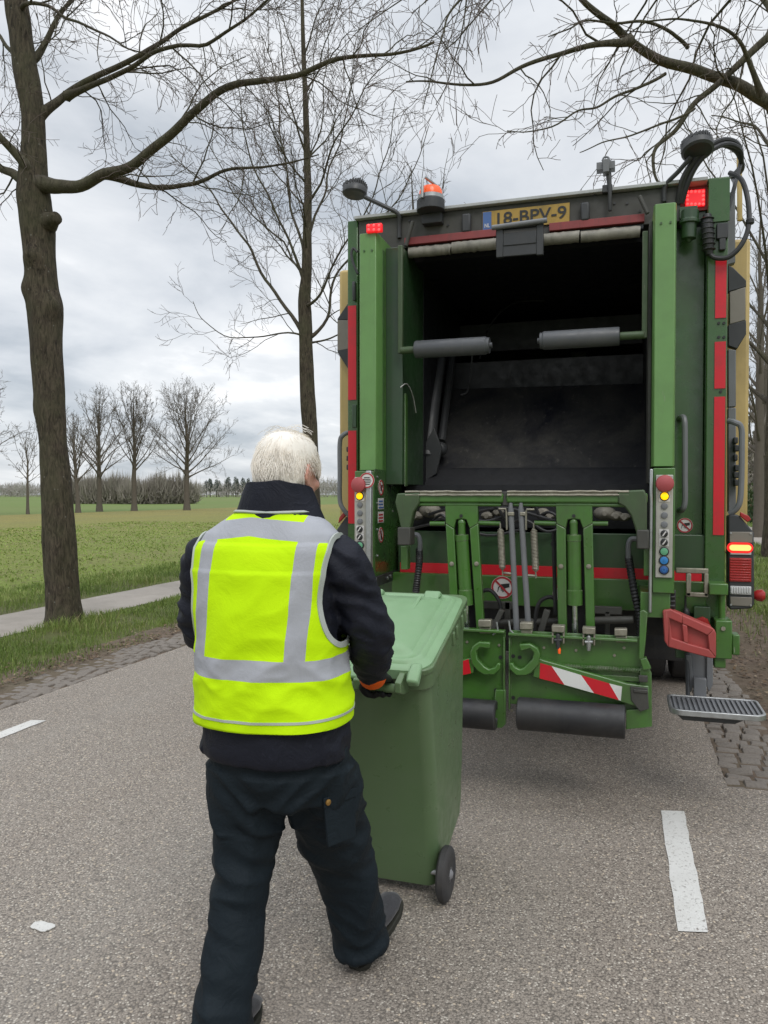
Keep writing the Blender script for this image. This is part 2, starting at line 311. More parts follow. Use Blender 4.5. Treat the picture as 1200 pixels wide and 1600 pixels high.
# ------------------------------------------------------------------ mesh helpers
class MB:
    def __init__(s): s.v = []; s.f = []; s.mi = []; s.cur = 0; s.g = []
    def add(s, vs, fs):
        b = len(s.v); s.g.append((b, len(s.f))); s.v += [tuple(v) for v in vs]; s.f += [tuple(i+b for i in f) for f in fs]; s.mi += [s.cur]*len(fs); return s
    def box(s, lo, hi, rot=None, piv=None):
        x0, y0, z0 = lo; x1, y1, z1 = hi
        vs = [Vector(p) for p in ((x0,y0,z0),(x1,y0,z0),(x1,y1,z0),(x0,y1,z0),(x0,y0,z1),(x1,y0,z1),(x1,y1,z1),(x0,y1,z1))]
        if rot is not None:
            c = Vector(piv) if piv else (Vector(lo)+Vector(hi))/2
            vs = [c + rot @ (v-c) for v in vs]
        return s.add(vs, [(0,3,2,1),(4,5,6,7),(0,1,5,4),(1,2,6,5),(2,3,7,6),(3,0,4,7)])
    def prism(s, pts, ext):
        # closed outline pts (3-D, planar) pushed along the vector ext
        n = len(pts); ext = Vector(ext); a = [Vector(p) for p in pts]
        return s.add(a + [p+ext for p in a], [tuple(range(n-1, -1, -1)), tuple(range(n, 2*n))] + [(i, (i+1) % n, n+(i+1) % n, n+i) for i in range(n)])
    def ring(s, rings, cap=True, close=False):
        n = len(rings[0]); b = len(s.v); fs = []; m = len(rings)
        for i in range(m if close else m-1):
            for j in range(n): fs.append((i*n+j, i*n+(j+1) % n, ((i+1) % m)*n+(j+1) % n, ((i+1) % m)*n+j))
        if cap and not close: fs += [tuple(range(n-1, -1, -1)), tuple(range((m-1)*n, m*n))]
        return s.add([p for r in rings for p in r], fs)
    def tube(s, pts, rad, n=10, cap=True):
        pts = [Vector(p) for p in pts]; m = len(pts)
        rad = rad if isinstance(rad, (list, tuple)) else [rad]*m
        t0 = (pts[1]-pts[0]).normalized(); a = t0.orthogonal().normalized(); rings = []
        for i, p in enumerate(pts):
            t = ((pts[min(i+1, m-1)]-pts[max(i-1, 0)])).normalized()
            a = (a - t*a.dot(t)); a = a.normalized() if a.length > 1e-6 else t.orthogonal().normalized()
            b = t.cross(a)
            rings.append([p + (a*math.cos(2*math.pi*k/n) + b*math.sin(2*math.pi*k/n))*rad[i] for k in range(n)])
        return s.ring(rings, cap)
    def cyl(s, a, b, r, n=20, r2=None): return s.tube([a, b], [r, r if r2 is None else r2], n)
    def lathe(s, c, axis, prof, n=24):
        # prof: (distance along the axis, radius)
        c = Vector(c); t = Vector(axis).normalized(); a = t.orthogonal().normalized(); b = t.cross(a)
        return s.ring([[c + t*h + (a*math.cos(2*math.pi*k/n)+b*math.sin(2*math.pi*k/n))*max(r, 1e-4) for k in range(n)] for h, r in prof])
    def ell(s, c, r, n=16, m=10, rot=None):
        c = Vector(c); rings = []
        for i in range(m+1):
            th = math.pi*i/m; th = min(max(th, 0.02), math.pi-0.02)
            ring = [Vector((r[0]*math.sin(th)*math.cos(2*math.pi*k/n), r[1]*math.sin(th)*math.sin(2*math.pi*k/n), -r[2]*math.cos(th))) for k in range(n)]
            rings.append([c + (rot @ v if rot else v) for v in ring])
        return s.ring(rings)
    def build(s, name, mats, parent=None, origin=None, smooth=35, bevel=0, seg=2, label=None):
        me = bpy.data.meshes.new(name)
        o0 = Vector(origin) if origin is not None else (root_of(parent) if parent else Vector((0, 0, 0)))
        me.from_pydata([tuple(Vector(v)-o0) for v in s.v], [], s.f); me.update()
        bm = bmesh.new(); bm.from_mesh(me); bmesh.ops.recalc_face_normals(bm, faces=bm.faces); bm.to_mesh(me); bm.free()
        mats = mats if isinstance(mats, (list, tuple)) else [mats]
        for m in mats: me.materials.append(MATS[m])
        if len(mats) > 1: me.polygons.foreach_set('material_index', s.mi)
        if smooth:
            me.polygons.foreach_set('use_smooth', [True]*len(me.polygons)); me.set_sharp_from_angle(angle=R(smooth))
        o = bpy.data.objects.new(name, me); COL.objects.link(o)
        if parent: o.parent = parent
        else: o.location = o0
        if bevel:
            md = o.modifiers.new('bevel', 'BEVEL'); md.width = bevel; md.segments = seg; md.limit_method = 'ANGLE'; md.angle_limit = R(40); md.harden_normals = False
        if label: o['label'] = label
        return o
    def pieces(s):
        # one MB for every shape that was added, so that each becomes a part of its own
        for k, (vb, fb) in enumerate(s.g):
            ve, fe = s.g[k+1] if k+1 < len(s.g) else (len(s.v), len(s.f))
            m = MB(); m.v = s.v[vb:ve]; m.f = [tuple(i-vb for i in f) for f in s.f[fb:fe]]; m.mi = s.mi[fb:fe]; yield m
ROOTS = {}
def root_of(o):
    while o.parent: o = o.parent
    return ROOTS.get(o.name, Vector((0, 0, 0)))
def thing(name, loc, label, cat, group=None, rot=(0, 0, 0), local=False):
    o = bpy.data.objects.new(name, None); COL.objects.link(o); o.location = loc; o.rotation_euler = rot; o.empty_display_size = 0.2
    o['label'] = label; o['category'] = cat
    if group: o['group'] = group
    ROOTS[o.name] = Vector((0, 0, 0)) if local else Vector(loc)
    return o
def tag(o, label, cat, group=None, kind=None):
    o['label'] = label; o['category'] = cat
    if group: o['group'] = group
    if kind: o['kind'] = kind
    return o
def structure(o): o['kind'] = 'structure'; return o
def np_mesh(name, verts, faces_flat, sizes, mats, tint=None, smooth=False):
    me = bpy.data.meshes.new(name); nv = len(verts); nf = len(sizes)
    me.vertices.add(nv); me.vertices.foreach_set('co', np.asarray(verts, np.float32).ravel())
    me.loops.add(len(faces_flat)); me.loops.foreach_set('vertex_index', np.asarray(faces_flat, np.int32))
    me.polygons.add(nf); st = np.concatenate(([0], np.cumsum(sizes)[:-1])).astype(np.int32)
    me.polygons.foreach_set('loop_start', st)
    for m in mats: me.materials.append(MATS[m])
    me.update(calc_edges=True)
    if tint is not None:
        at = me.attributes.new('tint', 'FLOAT', 'POINT'); at.data.foreach_set('value', np.asarray(tint, np.float32))
    me.polygons.foreach_set('use_smooth', [smooth]*nf)
    o = bpy.data.objects.new(name, me); COL.objects.link(o); return o
def finish_mesh(mb, voxel, smooth_it=3, name='tmp'):
    # joins overlapping volumes into one continuous skin
    me = bpy.data.meshes.new(name); me.from_pydata([tuple(v) for v in mb.v], [], mb.f); me.update()
    bm = bmesh.new(); bm.from_mesh(me); bmesh.ops.recalc_face_normals(bm, faces=bm.faces); bm.to_mesh(me); bm.free()
    o = bpy.data.objects.new(name, me); COL.objects.link(o)
    md = o.modifiers.new('r', 'REMESH'); md.mode = 'VOXEL'; md.voxel_size = voxel
    if smooth_it: sm = o.modifiers.new('s', 'SMOOTH'); sm.iterations = smooth_it; sm.factor = 0.5
    dg = bpy.context.evaluated_depsgraph_get(); dg.update()
    m2 = bpy.data.meshes.new_from_object(o.evaluated_get(dg)); bpy.data.objects.remove(o); bpy.data.meshes.remove(me)
    m2.name = name; return m2
def mesh_obj(me, name, mat, parent):
    me.materials.clear(); me.materials.append(MATS[mat]); me.polygons.foreach_set('use_smooth', [True]*len(me.polygons))
    o = bpy.data.objects.new(name, me); COL.objects.link(o); o.parent = parent; return o

# ------------------------------------------------------------------ ground, road, paths
def sheet(name, x0, x1, y0, y1, z, mat, nx=1, ny=1):
    mb = MB(); vs = []; fs = []
    for j in range(ny+1):
        for i in range(nx+1): vs.append((x0+(x1-x0)*i/nx, y0+(y1-y0)*j/ny, z))
    for j in range(ny):
        for i in range(nx): a = j*(nx+1)+i; fs.append((a, a+1, a+nx+2, a+nx+1))
    mb.add(vs, fs); return structure(mb.build(name, mat, smooth=0))
ROAD_L, ROAD_R = -4.40, 0.57
sheet('ground', -2500, 2500, -600, 3500, -0.024, 'meadow')
sheet('field', -46.5, -8.9, -40, 420, -0.016, 'field')
def ragged_strip(name, x0, x1, y0, y1, z, mat, amp, seed, step=0.12):
    r = random.Random(seed); mb = MB(); vs = []; fs = []; n = int((y1-y0)/step)
    for j in range(n+1):
        y = y0+(y1-y0)*j/n
        a = amp*noise.noise((y*1.3, seed, 0)) + amp*0.6*noise.noise((y*5.1, seed, 2)); b = amp*noise.noise((y*1.3, seed, 7)) + amp*0.6*noise.noise((y*5.1, seed, 9))
        vs += [(x0+a, y, z), (x1+b, y, z)]
    for j in range(n): fs.append((2*j, 2*j+1, 2*j+3, 2*j+2))
    mb.add(vs, fs); return structure(mb.build(name, mat, smooth=0))
ragged_strip('verge', -8.95, -4.2, -6, 140, -0.012, 'verge_soil', 0.05, 3)
ragged_strip('verge', 0.9, 4.3, -6, 140, -0.012, 'verge_soil', 0.08, 5)
ragged_strip('bare_soil', -5.35, -4.3, -6, 60, -0.008, 'soil', 0.09, 11)
ragged_strip('bare_soil', 0.5, 1.75, -6, 60, -0.008, 'soil', 0.14, 13)
ragged_strip('cycle_path', -7.88, -6.66, -6, 140, -0.004, 'path_concrete', 0.025, 21)
ragged_strip('side_path', 4.25, 6.2, 6, 140, -0.004, 'path_concrete', 0.03, 25)
sheet('road', ROAD_L, ROAD_R, -8, 240, 0.0, 'asphalt', 1, 1)
sheet('road', ROAD_R, 1.02, -8, 4.55, 0.0, 'asphalt', 1, 1)   # the asphalt runs wider where the block edging stops
def dash(name, x0, x1, y0, y1, slant=0.0):
    mb = MB(); n = 14; vs = []; fs = []
    for j in range(n+1):
        t = j/n; y = y0+(y1-y0)*t; w = 0.004
        vs += [(x0+rnd.uniform(-w, w), y+(0 if 0 < j < n else -slant), 0.004), (x1+rnd.uniform(-w, w), y+(0 if 0 < j < n else slant), 0.004)]
    for j in range(n): fs.append((2*j, 2*j+1, 2*j+3, 2*j+2))
    mb.add(vs, fs); return structure(mb.build(name, 'road_paint', smooth=0))
for k in range(-1, 8):
    dash('road_marking', 0.208, 0.316, 2.985 + k*6.6, 4.11 + k*6.6, 0.012)
    dash('road_marking', -3.985, -3.875, 3.33 + k*6.6, 4.455 + k*6.6, 0.012)
def cobbles(name, x0, x1, y0, y1, seed):
    r = random.Random(seed); mb = MB(); y = y0
    while y < y1:
        d = r.uniform(0.085, 0.105); x = x0 + r.uniform(-0.03, 0.02)
        while x < x1-0.03:
            w = min(r.uniform(0.10, 0.15), x1 + r.uniform(-.04, .04) - x)
            if w < 0.05: break
            yo = r.uniform(-0.012, 0.012); sink = noise.noise((x*2, y*1.1, seed))*0.016 - (max(0, x-0.75)*0.06 if x > 0 else max(0, -4.65-x)*0.05) - (max(0, 4.75-y)*0.028*(1+0.8*noise.noise((x*5, y*3, 8.0))) if x > 0 else 0)
            top = 0.006 + sink + r.uniform(-0.007, 0.004); g = 0.014
            rot = Matrix.Rotation(r.gauss(0.03, 0.10), 3, 'X') @ Matrix.Rotation(r.gauss(0, 0.07), 3, 'Y') @ Matrix.Rotation(r.gauss(0, 0.05), 3, 'Z')
            # a block with a worn, rounded top
            xa, xb, ya, yb = x+g/2, x+w-g/2, y+yo+g/2, y+yo+d-g/2; c = Vector(((xa+xb)/2, (ya+yb)/2, top))
            vs = []
            for ins, z in ((0, -0.06), (0, -0.012), (0.006, -0.003), (0.016, 0.0)):
                vs += [c + rot @ (Vector(p)-c) for p in ((xa+ins, ya+ins, top+z), (xb-ins, ya+ins, top+z), (xb-ins, yb-ins, top+z), (xa+ins, yb-ins, top+z))]
            fs = [(a*4+i, a*4+(i+1) % 4, a*4+4+(i+1) % 4, a*4+4+i) for a in range(3) for i in range(4)] + [(12, 13, 14, 15)]
            mb.add(vs, fs); x += w
        y += d
    return structure(mb.build(name, 'cobble', smooth=30))
cobbles('cobble_strip', -4.92, -4.405, 1.0, 45, 31)
cobbles('cobble_strip', 0.575, 0.97, 3.9, 45, 33)

# ------------------------------------------------------------------ grass and other ground cover (nobody could count it)
NR = np.random.default_rng(5)
def blades(name, xy, h, w, lean, tint, mat, label, cat, z0=-0.012):
    n = len(xy); ang = NR.uniform(0, 2*np.pi, n); la = NR.uniform(0, 2*np.pi, n); ln = lean*NR.uniform(0.1, 1, n)*h
    side = np.stack([np.cos(ang), np.sin(ang), np.zeros(n)], 1)*(w/2)[:, None]
    ld = np.stack([np.cos(la), np.sin(la), np.zeros(n)], 1)
    base = np.concatenate([xy, np.full((n, 1), z0)], 1); up = np.array([0, 0, 1.])
    mid = base + ld*(ln*0.35)[:, None] + up*(h*0.6)[:, None]
    tip = base + ld*ln[:, None] + up*(h*np.sqrt(np.maximum(0.1, 1-(lean*0.6)**2)))[:, None]
    v = np.stack([base-side, base+side, mid+side*0.7, mid-side*0.7, tip], 1).reshape(-1, 3)
    b = (np.arange(n)*5)[:, None]
    fl = np.concatenate([b+np.array([0, 1, 2, 3]), b+np.array([3, 2, 4])], 1).ravel()
    sz = np.tile([4, 3], n)
    o = np_mesh(name, v, fl, sz, [mat], np.repeat(tint, 5))
    return tag(o, label, cat, kind='stuff')
def scatter(x0, x1, y0, y1, dens0, fall, clump=0.5, seed=0, cl_scale=1.6):
    # density falls with distance from the road's near end, as fewer blades are needed where they show small
    pts = []; step = 1.0; y = y0
    while y < y1:
        d = max(3.0, math.hypot((x0+x1)/2, y)); n = int(dens0/(1+(d/fall)**2)*(x1-x0)*step)
        p = np.stack([NR.uniform(x0, x1, n), NR.uniform(y, y+step, n)], 1); pts.append(p); y += step
    p = np.concatenate(pts)
    if clump:
        k = np.array([noise.noise((a*cl_scale, b*cl_scale, seed))+0.5*noise.noise((a*4.3, b*4.3, seed+3)) for a, b in p])
        p = p[k > NR.uniform(-0.9, 0.9, len(p))*clump - 0.15]
    return p
def grow(name, p, hm, hv, mat, label, cat, edge=None, wide=0.006, lean=0.7, hnoise=0.6, widen=True, z0=-0.012):
    d = np.hypot(p[:, 0], p[:, 1]); n = len(p)
    hn = np.array([noise.noise((a*0.9, b*0.9, 4.0)) for a, b in p])
    h = np.maximum(0.015, hm*(1+hnoise*hn)*NR.uniform(1-hv, 1+hv, n))
    if edge is not None: h *= edge(p)
    w = wide*NR.uniform(0.6, 1.3, n)*(np.maximum(1, d/9) if widen else 1)
    tn = np.array([noise.noise((a*0.7, b*0.7, 9.0)) for a, b in p])
    tint = np.clip(0.42+0.35*tn+NR.normal(0, 0.2, n), 0, 1)
    return blades(name, p, h, w, lean, tint, mat, label, cat, z0)
TREE_A = SG(102, 972); TREE_A = Vector((TREE_A.x, TREE_A.y, 0))
p = scatter(-6.7, -4.95, 2.5, 34, 5200, 8, 0.55, 1)
k = NR.uniform(0, 1, len(p)) < np.clip((-4.85 - p[:, 0])/0.35 + 0.12, 0, 1); p = p[k]
def ed(p): return np.clip((-4.8-p[:, 0])/0.55, 0.28, 1)*np.clip((p[:, 0]+6.85)/0.3, 0.45, 1)*(1+0.9*np.exp(-((p[:, 0]-TREE_A.x)**2+(p[:, 1]-TREE_A.y)**2)/0.35))
grow('verge_grass', p, 0.062, 0.6, 'grass_blades', 'bright green grass on the verge between the paving blocks and the cycle path', 'grass', ed)
p = scatter(-9.9, -7.88, 4, 40, 2600, 10, 0.6, 2)
grow('field_edge_grass', p, 0.10, 0.6, 'grass_blades', 'rough grass along the edge of the field beyond the cycle path', 'grass', lambda p: np.clip((-7.8-p[:, 0])/0.4, 0.35, 1)*np.where(p[:, 0] < -9.0, 0.8, 1.0))
p = scatter(-28, -9.3, 5, 40, 520, 12, 0.8, 3, 0.9)
grow('crop_seedlings', p, 0.04, 0.6, 'crop_blades', 'low green seedlings and straw stubble scattered over the field', 'crop', None, 0.014, 1.2, 0.5, True, -0.016)
p = scatter(1.3, 4.2, 4.2, 30, 2600, 9, 0.5, 6)
k = NR.uniform(0, 1, len(p)) < np.clip((p[:, 0]-1.25)/0.7, 0, 1); p = p[k]
grow('roadside_grass', p, 0.10, 0.6, 'grass_blades', 'tufty faded grass beside the road behind the tail lamps', 'grass')
p = scatter(6.1, 16, 12, 60, 300, 16, 0.5, 7)
grow('woodland_grass', p, 0.12, 0.5, 'grass_blades', 'thin grass in front of the bare wood on the right', 'grass', None, 0.01)
# fallen leaves and crumbs of wood along the two soil edges
def leaves(name, p, label):
    n = len(p); a = NR.uniform(0, 6.28, n); s = NR.uniform(0.010, 0.03, n)
    u = np.stack([np.cos(a), np.sin(a), NR.uniform(-.4, .4, n)], 1)*s[:, None]; v = np.stack([-np.sin(a), np.cos(a), NR.uniform(-.4, .4, n)], 1)*(s*0.55)[:, None]
    b = np.concatenate([p, (0.004+NR.uniform(0, 0.02, n))[:, None]], 1); vs = np.stack([b-u, b-v*0.9, b+u, b+v*0.9], 1).reshape(-1, 3)
    fl = np.arange(4*n); o = np_mesh(name, vs, fl, np.full(n, 4), ['dry_leaves'], np.repeat(NR.uniform(0, 1, n), 4)); tag(o, label, 'leaves', kind='stuff')
q = np.stack([-4.88-np.abs(NR.normal(0, 0.22, 2600)), 2.5+18*NR.uniform(0, 1, 2600)**1.4], 1)
leaves('leaf_litter', q, 'brown leaf crumbs on bare soil between the left paving blocks and grass')
q = np.concatenate([np.stack([1.0+np.abs(NR.normal(0, 0.4, 2600)), 3+16*NR.uniform(0, 1, 2600)**1.3], 1)])
leaves('leaf_litter', q, 'brown dead leaves on the soil at the right road edge')

# ------------------------------------------------------------------ bare trees
def wander(p, d, length, n, wob, up, r):
    pts = [p.copy()]; d = d.normalized(); st = length/n
    for i in range(n):
        d = (d + Vector((r.gauss(0, wob), r.gauss(0, wob), r.gauss(0, wob)+up))).normalized()
        p = p + d*st; pts.append(p.copy())
    return pts
def sample(pts, t):
    f = t*(len(pts)-1); i = min(int(f), len(pts)-2); u = f-i
    return pts[i].lerp(pts[i+1], u), (pts[i+1]-pts[i]).normalized()
def side_dir(d, ang, r, flat=None):
    a = d.orthogonal().normalized(); a.rotate(Matrix.Rotation(r.uniform(0, 2*math.pi), 3, d))
    return (d*math.cos(ang) + a*math.sin(ang)).normalized()
class Tree:
    def __init__(s, seed, rmin, sides=(7, 5, 4, 3)): s.r = random.Random(seed); s.limb = MB(); s.twig = MB(); s.rmin = rmin; s.sides = sides; s.q = 1.0
    def branch(s, pts, r0, r1, lvl):
        m = len(pts); rad = [max(s.rmin, r0+(r1-r0)*(i/(m-1))**0.8) for i in range(m)]
        if lvl == 0 and r0 > 0.02:   # a limb swells where it leaves the stem
            d = 0.0
            for i in range(m):
                if i: d += (pts[i]-pts[i-1]).length
                rad[i] *= 1 + 0.75*math.exp(-d/(2.4*r0+0.08))
        (s.limb if lvl <= 1 else s.twig).tube(pts, rad, s.sides[min(lvl, 3)], cap=lvl <= 1)
    def ramify(s, pts, r0, lvl, maxl, dens, length, t0=0.2, up=0.04, ang=(0.5, 1.1), droop=0.0, wob=0.2):
        # side shoots along a limb, each bearing finer shoots
        L_ = sum((pts[i+1]-pts[i]).length for i in range(len(pts)-1)); k = max(2, int(L_*dens[lvl]*s.q)); r = s.r
        for i in range(k):
            t = t0 + (1-t0)*(i + r.random())/k; t = min(t, 0.99)
            p, d = sample(pts, t)
            ln = length[lvl]*(1.15-0.6*t)*r.uniform(0.55, 1.25)
            sd = side_dir(d, r.uniform(*ang), r); sd.z += up*2.0 - droop*r.random()
            rr = max(s.rmin, min(r0*(1-0.75*t)*0.5, ln*0.0085+0.0012))
            n = 8 if lvl == 0 else 5 if lvl == 1 else 3
            q = wander(p, sd, ln, n, wob, up - droop*0.15, r)
            s.branch(q, rr, rr*0.35, lvl+1)
            if lvl+1 < maxl: s.ramify(q, rr, lvl+1, maxl, dens, length, 0.12, up, ang, droop, wob)
def knobbly(mb, pts, rad, n=20, seed=0, amp=0.06, bumps=()):
    # a trunk whose outline is uneven, with a flared foot
    rings = []
    for i, p in enumerate(pts):
        t = (pts[min(i+1, len(pts)-1)] - pts[max(0, i-1)]).normalized(); a = Vector((1, 0, 0)); a = (a-t*a.dot(t)).normalized(); b = t.cross(a); ring = []
        for k in range(n):
            an = 2*math.pi*k/n
            q = 1 + amp*noise.noise((math.cos(an)*1.3+seed, math.sin(an)*1.3, p.z*1.5)) + amp*0.5*noise.noise((math.cos(an)*3+seed, math.sin(an)*3, p.z*4))
            w = p + (a*math.cos(an)+b*math.sin(an))*rad[i]*q
            for c, h, wd in bumps: w = w + (a*math.cos(an)+b*math.sin(an))*h*math.exp(-((w-c).length/wd)**2)
            ring.append(w)
        rings.append(ring)
    mb.ring(rings)
def rooted(pix, stem):
    # starts a limb at the centre line of its stem
    x0, y0 = pix[0]; y = y0 + 10
    for (xa, ya, wa), (xb, yb, wb) in zip(stem, stem[1:]):
        if yb <= y <= ya:
            t = (y-ya)/((yb-ya) or 1); cx = xa+(xb-xa)*t; w = wa+(wb-wa)*t
            if 2 < abs(x0-cx) < w*1.6+6: return [(cx, y)] + list(pix)
    return list(pix)
def spline(pts, per=6):
    out = []; P = [Vector(p) for p in pts]
    for i in range(len(P)-1):
        p0 = P[max(i-1, 0)]; p1 = P[i]; p2 = P[i+1]; p3 = P[min(i+2, len(P)-1)]
        for k in range(per):
            t = k/per; out.append(0.5*((2*p1)+(p2-p0)*t+(2*p0-5*p1+4*p2-p3)*t*t+(3*p1-p0-3*p2+p3)*t**3))
    out.append(P[-1]); return out
def lerp_list(v, per=6):
    o = []
    for i in range(len(v)-1): o += [v[i]+(v[i+1]-v[i])*k/per for k in range(per)]
    return o+[v[-1]]
def tree_obj(name, base, label, group, T, trunk_mb, trunk_mat='oak_bark', limb_mat='limb_bark', twig_mat='twig_bark'):
    t = thing(name, base, label, 'tree', group)
    tr = trunk_mb.build('trunk', trunk_mat, t, smooth=80)
    T.limb.build('limbs', limb_mat, tr, smooth=80)
    T.twig.build('crown', twig_mat, t, smooth=0)
    return t

# the big tree by the cycle path
def near_tree():
    Y = TREE_A.y; T = Tree(3, 0.0028); tr = MB()
    px = [(101, 985, 33), (100, 960, 29), (96, 900, 26.5), (90, 800, 24.5), (84, 700, 23.5), (76, 600, 24.5), (71, 520, 27), (70, 480, 29.5), (66, 450, 27.5), (62, 400, 26), (58, 350, 28), (53, 310, 28), (52, 270, 24), (53, 220, 19.5), (52, 180, 19), (46, 140, 19.5), (38, 100, 19), (32, 50, 18), (25, 0, 17), (15, -90, 14), (2, -220, 10), (-6, -360, 6), (-10, -480, 3)]
    pts = [S(x, y, Y) for x, y, w in px]; sc = (TREE_A - cam.location).length
    rad = [w*(8.7 if 100 < y < 720 else 9.3)/1202 for x, y, w in px]; pts[0].z = -0.1; rad[0] *= 1.12
    sp = spline(pts, 9); rl = lerp_list(rad, 9)
    knobbly(tr, sp, rl, 32, 2, 0.10, [(S(94, 476, Y-.1), 0.10, 0.13), (S(48, 398, Y-0.2), 0.07, 0.12), (S(98, 540, Y-.1), 0.05, 0.12), (S(45, 450, Y-.1), 0.05, .12), (S(75, 430, Y-.24), 0.05, 0.1), (S(88, 350, Y-.1), 0.06, .1), (S(62, 640, Y-.1), 0.03, .15)])
    # the sawn-off stub and two burrs
    a = S(74, 348, Y); tr.tube([S(60, 356, Y), a, S(82, 344, Y-0.08), S(88, 340, Y-0.11), S(89, 339, Y-0.115)], [0.19, 0.14, 0.088, 0.078, 0.066], 14)
    def limb(pix, dy, r0, r1, dens=(3.4, 6.5, 8.5), length=(1.25, 0.58, 0.22), t0=0.15, lv=3, up=0.02, droop=0.12):
        pix = rooted(pix, px); n = len(pix); q = [S(x, y, Y + dy*(i/(n-1))) for i, (x, y) in enumerate(pix)]
        sp = spline(q, 5)
        sp = [v + Vector((noise.noise(v*2.1), noise.noise(v*2.1+Vector((5, 0, 0))), noise.noise(v*2.1+Vector((9, 0, 0)))))*0.05*min(1, i/4) for i, v in enumerate(sp)]
        T.branch(sp, r0, r1, 0); T.ramify(sp, r0, 0, lv, dens, length, t0, up, (0.45, 1.1), droop)
    limb([(55, 288), (85, 293), (125, 288), (165, 270), (210, 253), (260, 215), (300, 178), (340, 148), (390, 130), (440, 120), (500, 103), (550, 85), (610, 83), (680, 62)], -0.5, 0.092, 0.012, t0=0.3)
    limb([(165, 271), (200, 284), (250, 294), (300, 290), (345, 272), (390, 262), (450, 258), (500, 240)], 0.5, 0.045, 0.007)
    limb([(66, 182), (85, 165), (110, 140), (150, 118), (200, 100), (240, 70), (280, 45), (330, 20), (370, 0), (440, -50), (500, -90)], 0.8, 0.06, 0.009)
    limb([(105, 150), (140, 135), (190, 112), (250, 78), (320, 65), (370, 35), (420, 0), (470, -50)], -1.0, 0.04, 0.007)
    limb([(56, 90), (75, 60), (95, 25), (115, -10), (150, -80), (170, -190)], 0.6, 0.05, 0.01)
    limb([(40, 10), (70, 5), (110, 30), (160, 55), (200, 78), (240, 90)], -0.7, 0.03, 0.006)
    limb([(20, -60), (90, -110), (190, -130), (300, -150), (420, -120), (540, -60)], -0.9, 0.05, 0.008, length=(1.5, 0.7, 0.3), droop=0.3)
    limb([(45, 290), (20, 270), (-10, 255), (-60, 200), (-120, 120)], 0.3, 0.075, 0.03)
    limb([(45, 265), (20, 235), (-5, 210), (-60, 150), (-110, 60)], -0.6, 0.06, 0.03)
    limb([(40, 110), (15, 70), (-20, 40), (-80, 0)], 0.5, 0.035, 0.01)
    limb([(25, 0), (50, -60), (80, -160), (120, -280)], 0.6, 0.05, 0.01)
    limb([(22, -30), (0, -90), (-50, -200), (-90, -320)], -0.6, 0.05, 0.01)
    tree_obj('roadside_tree', TREE_A, 'thick dark trunk beside the cycle path with knobs and a sawn-off stub', 'bare roadside trees', T, tr)
near_tree()
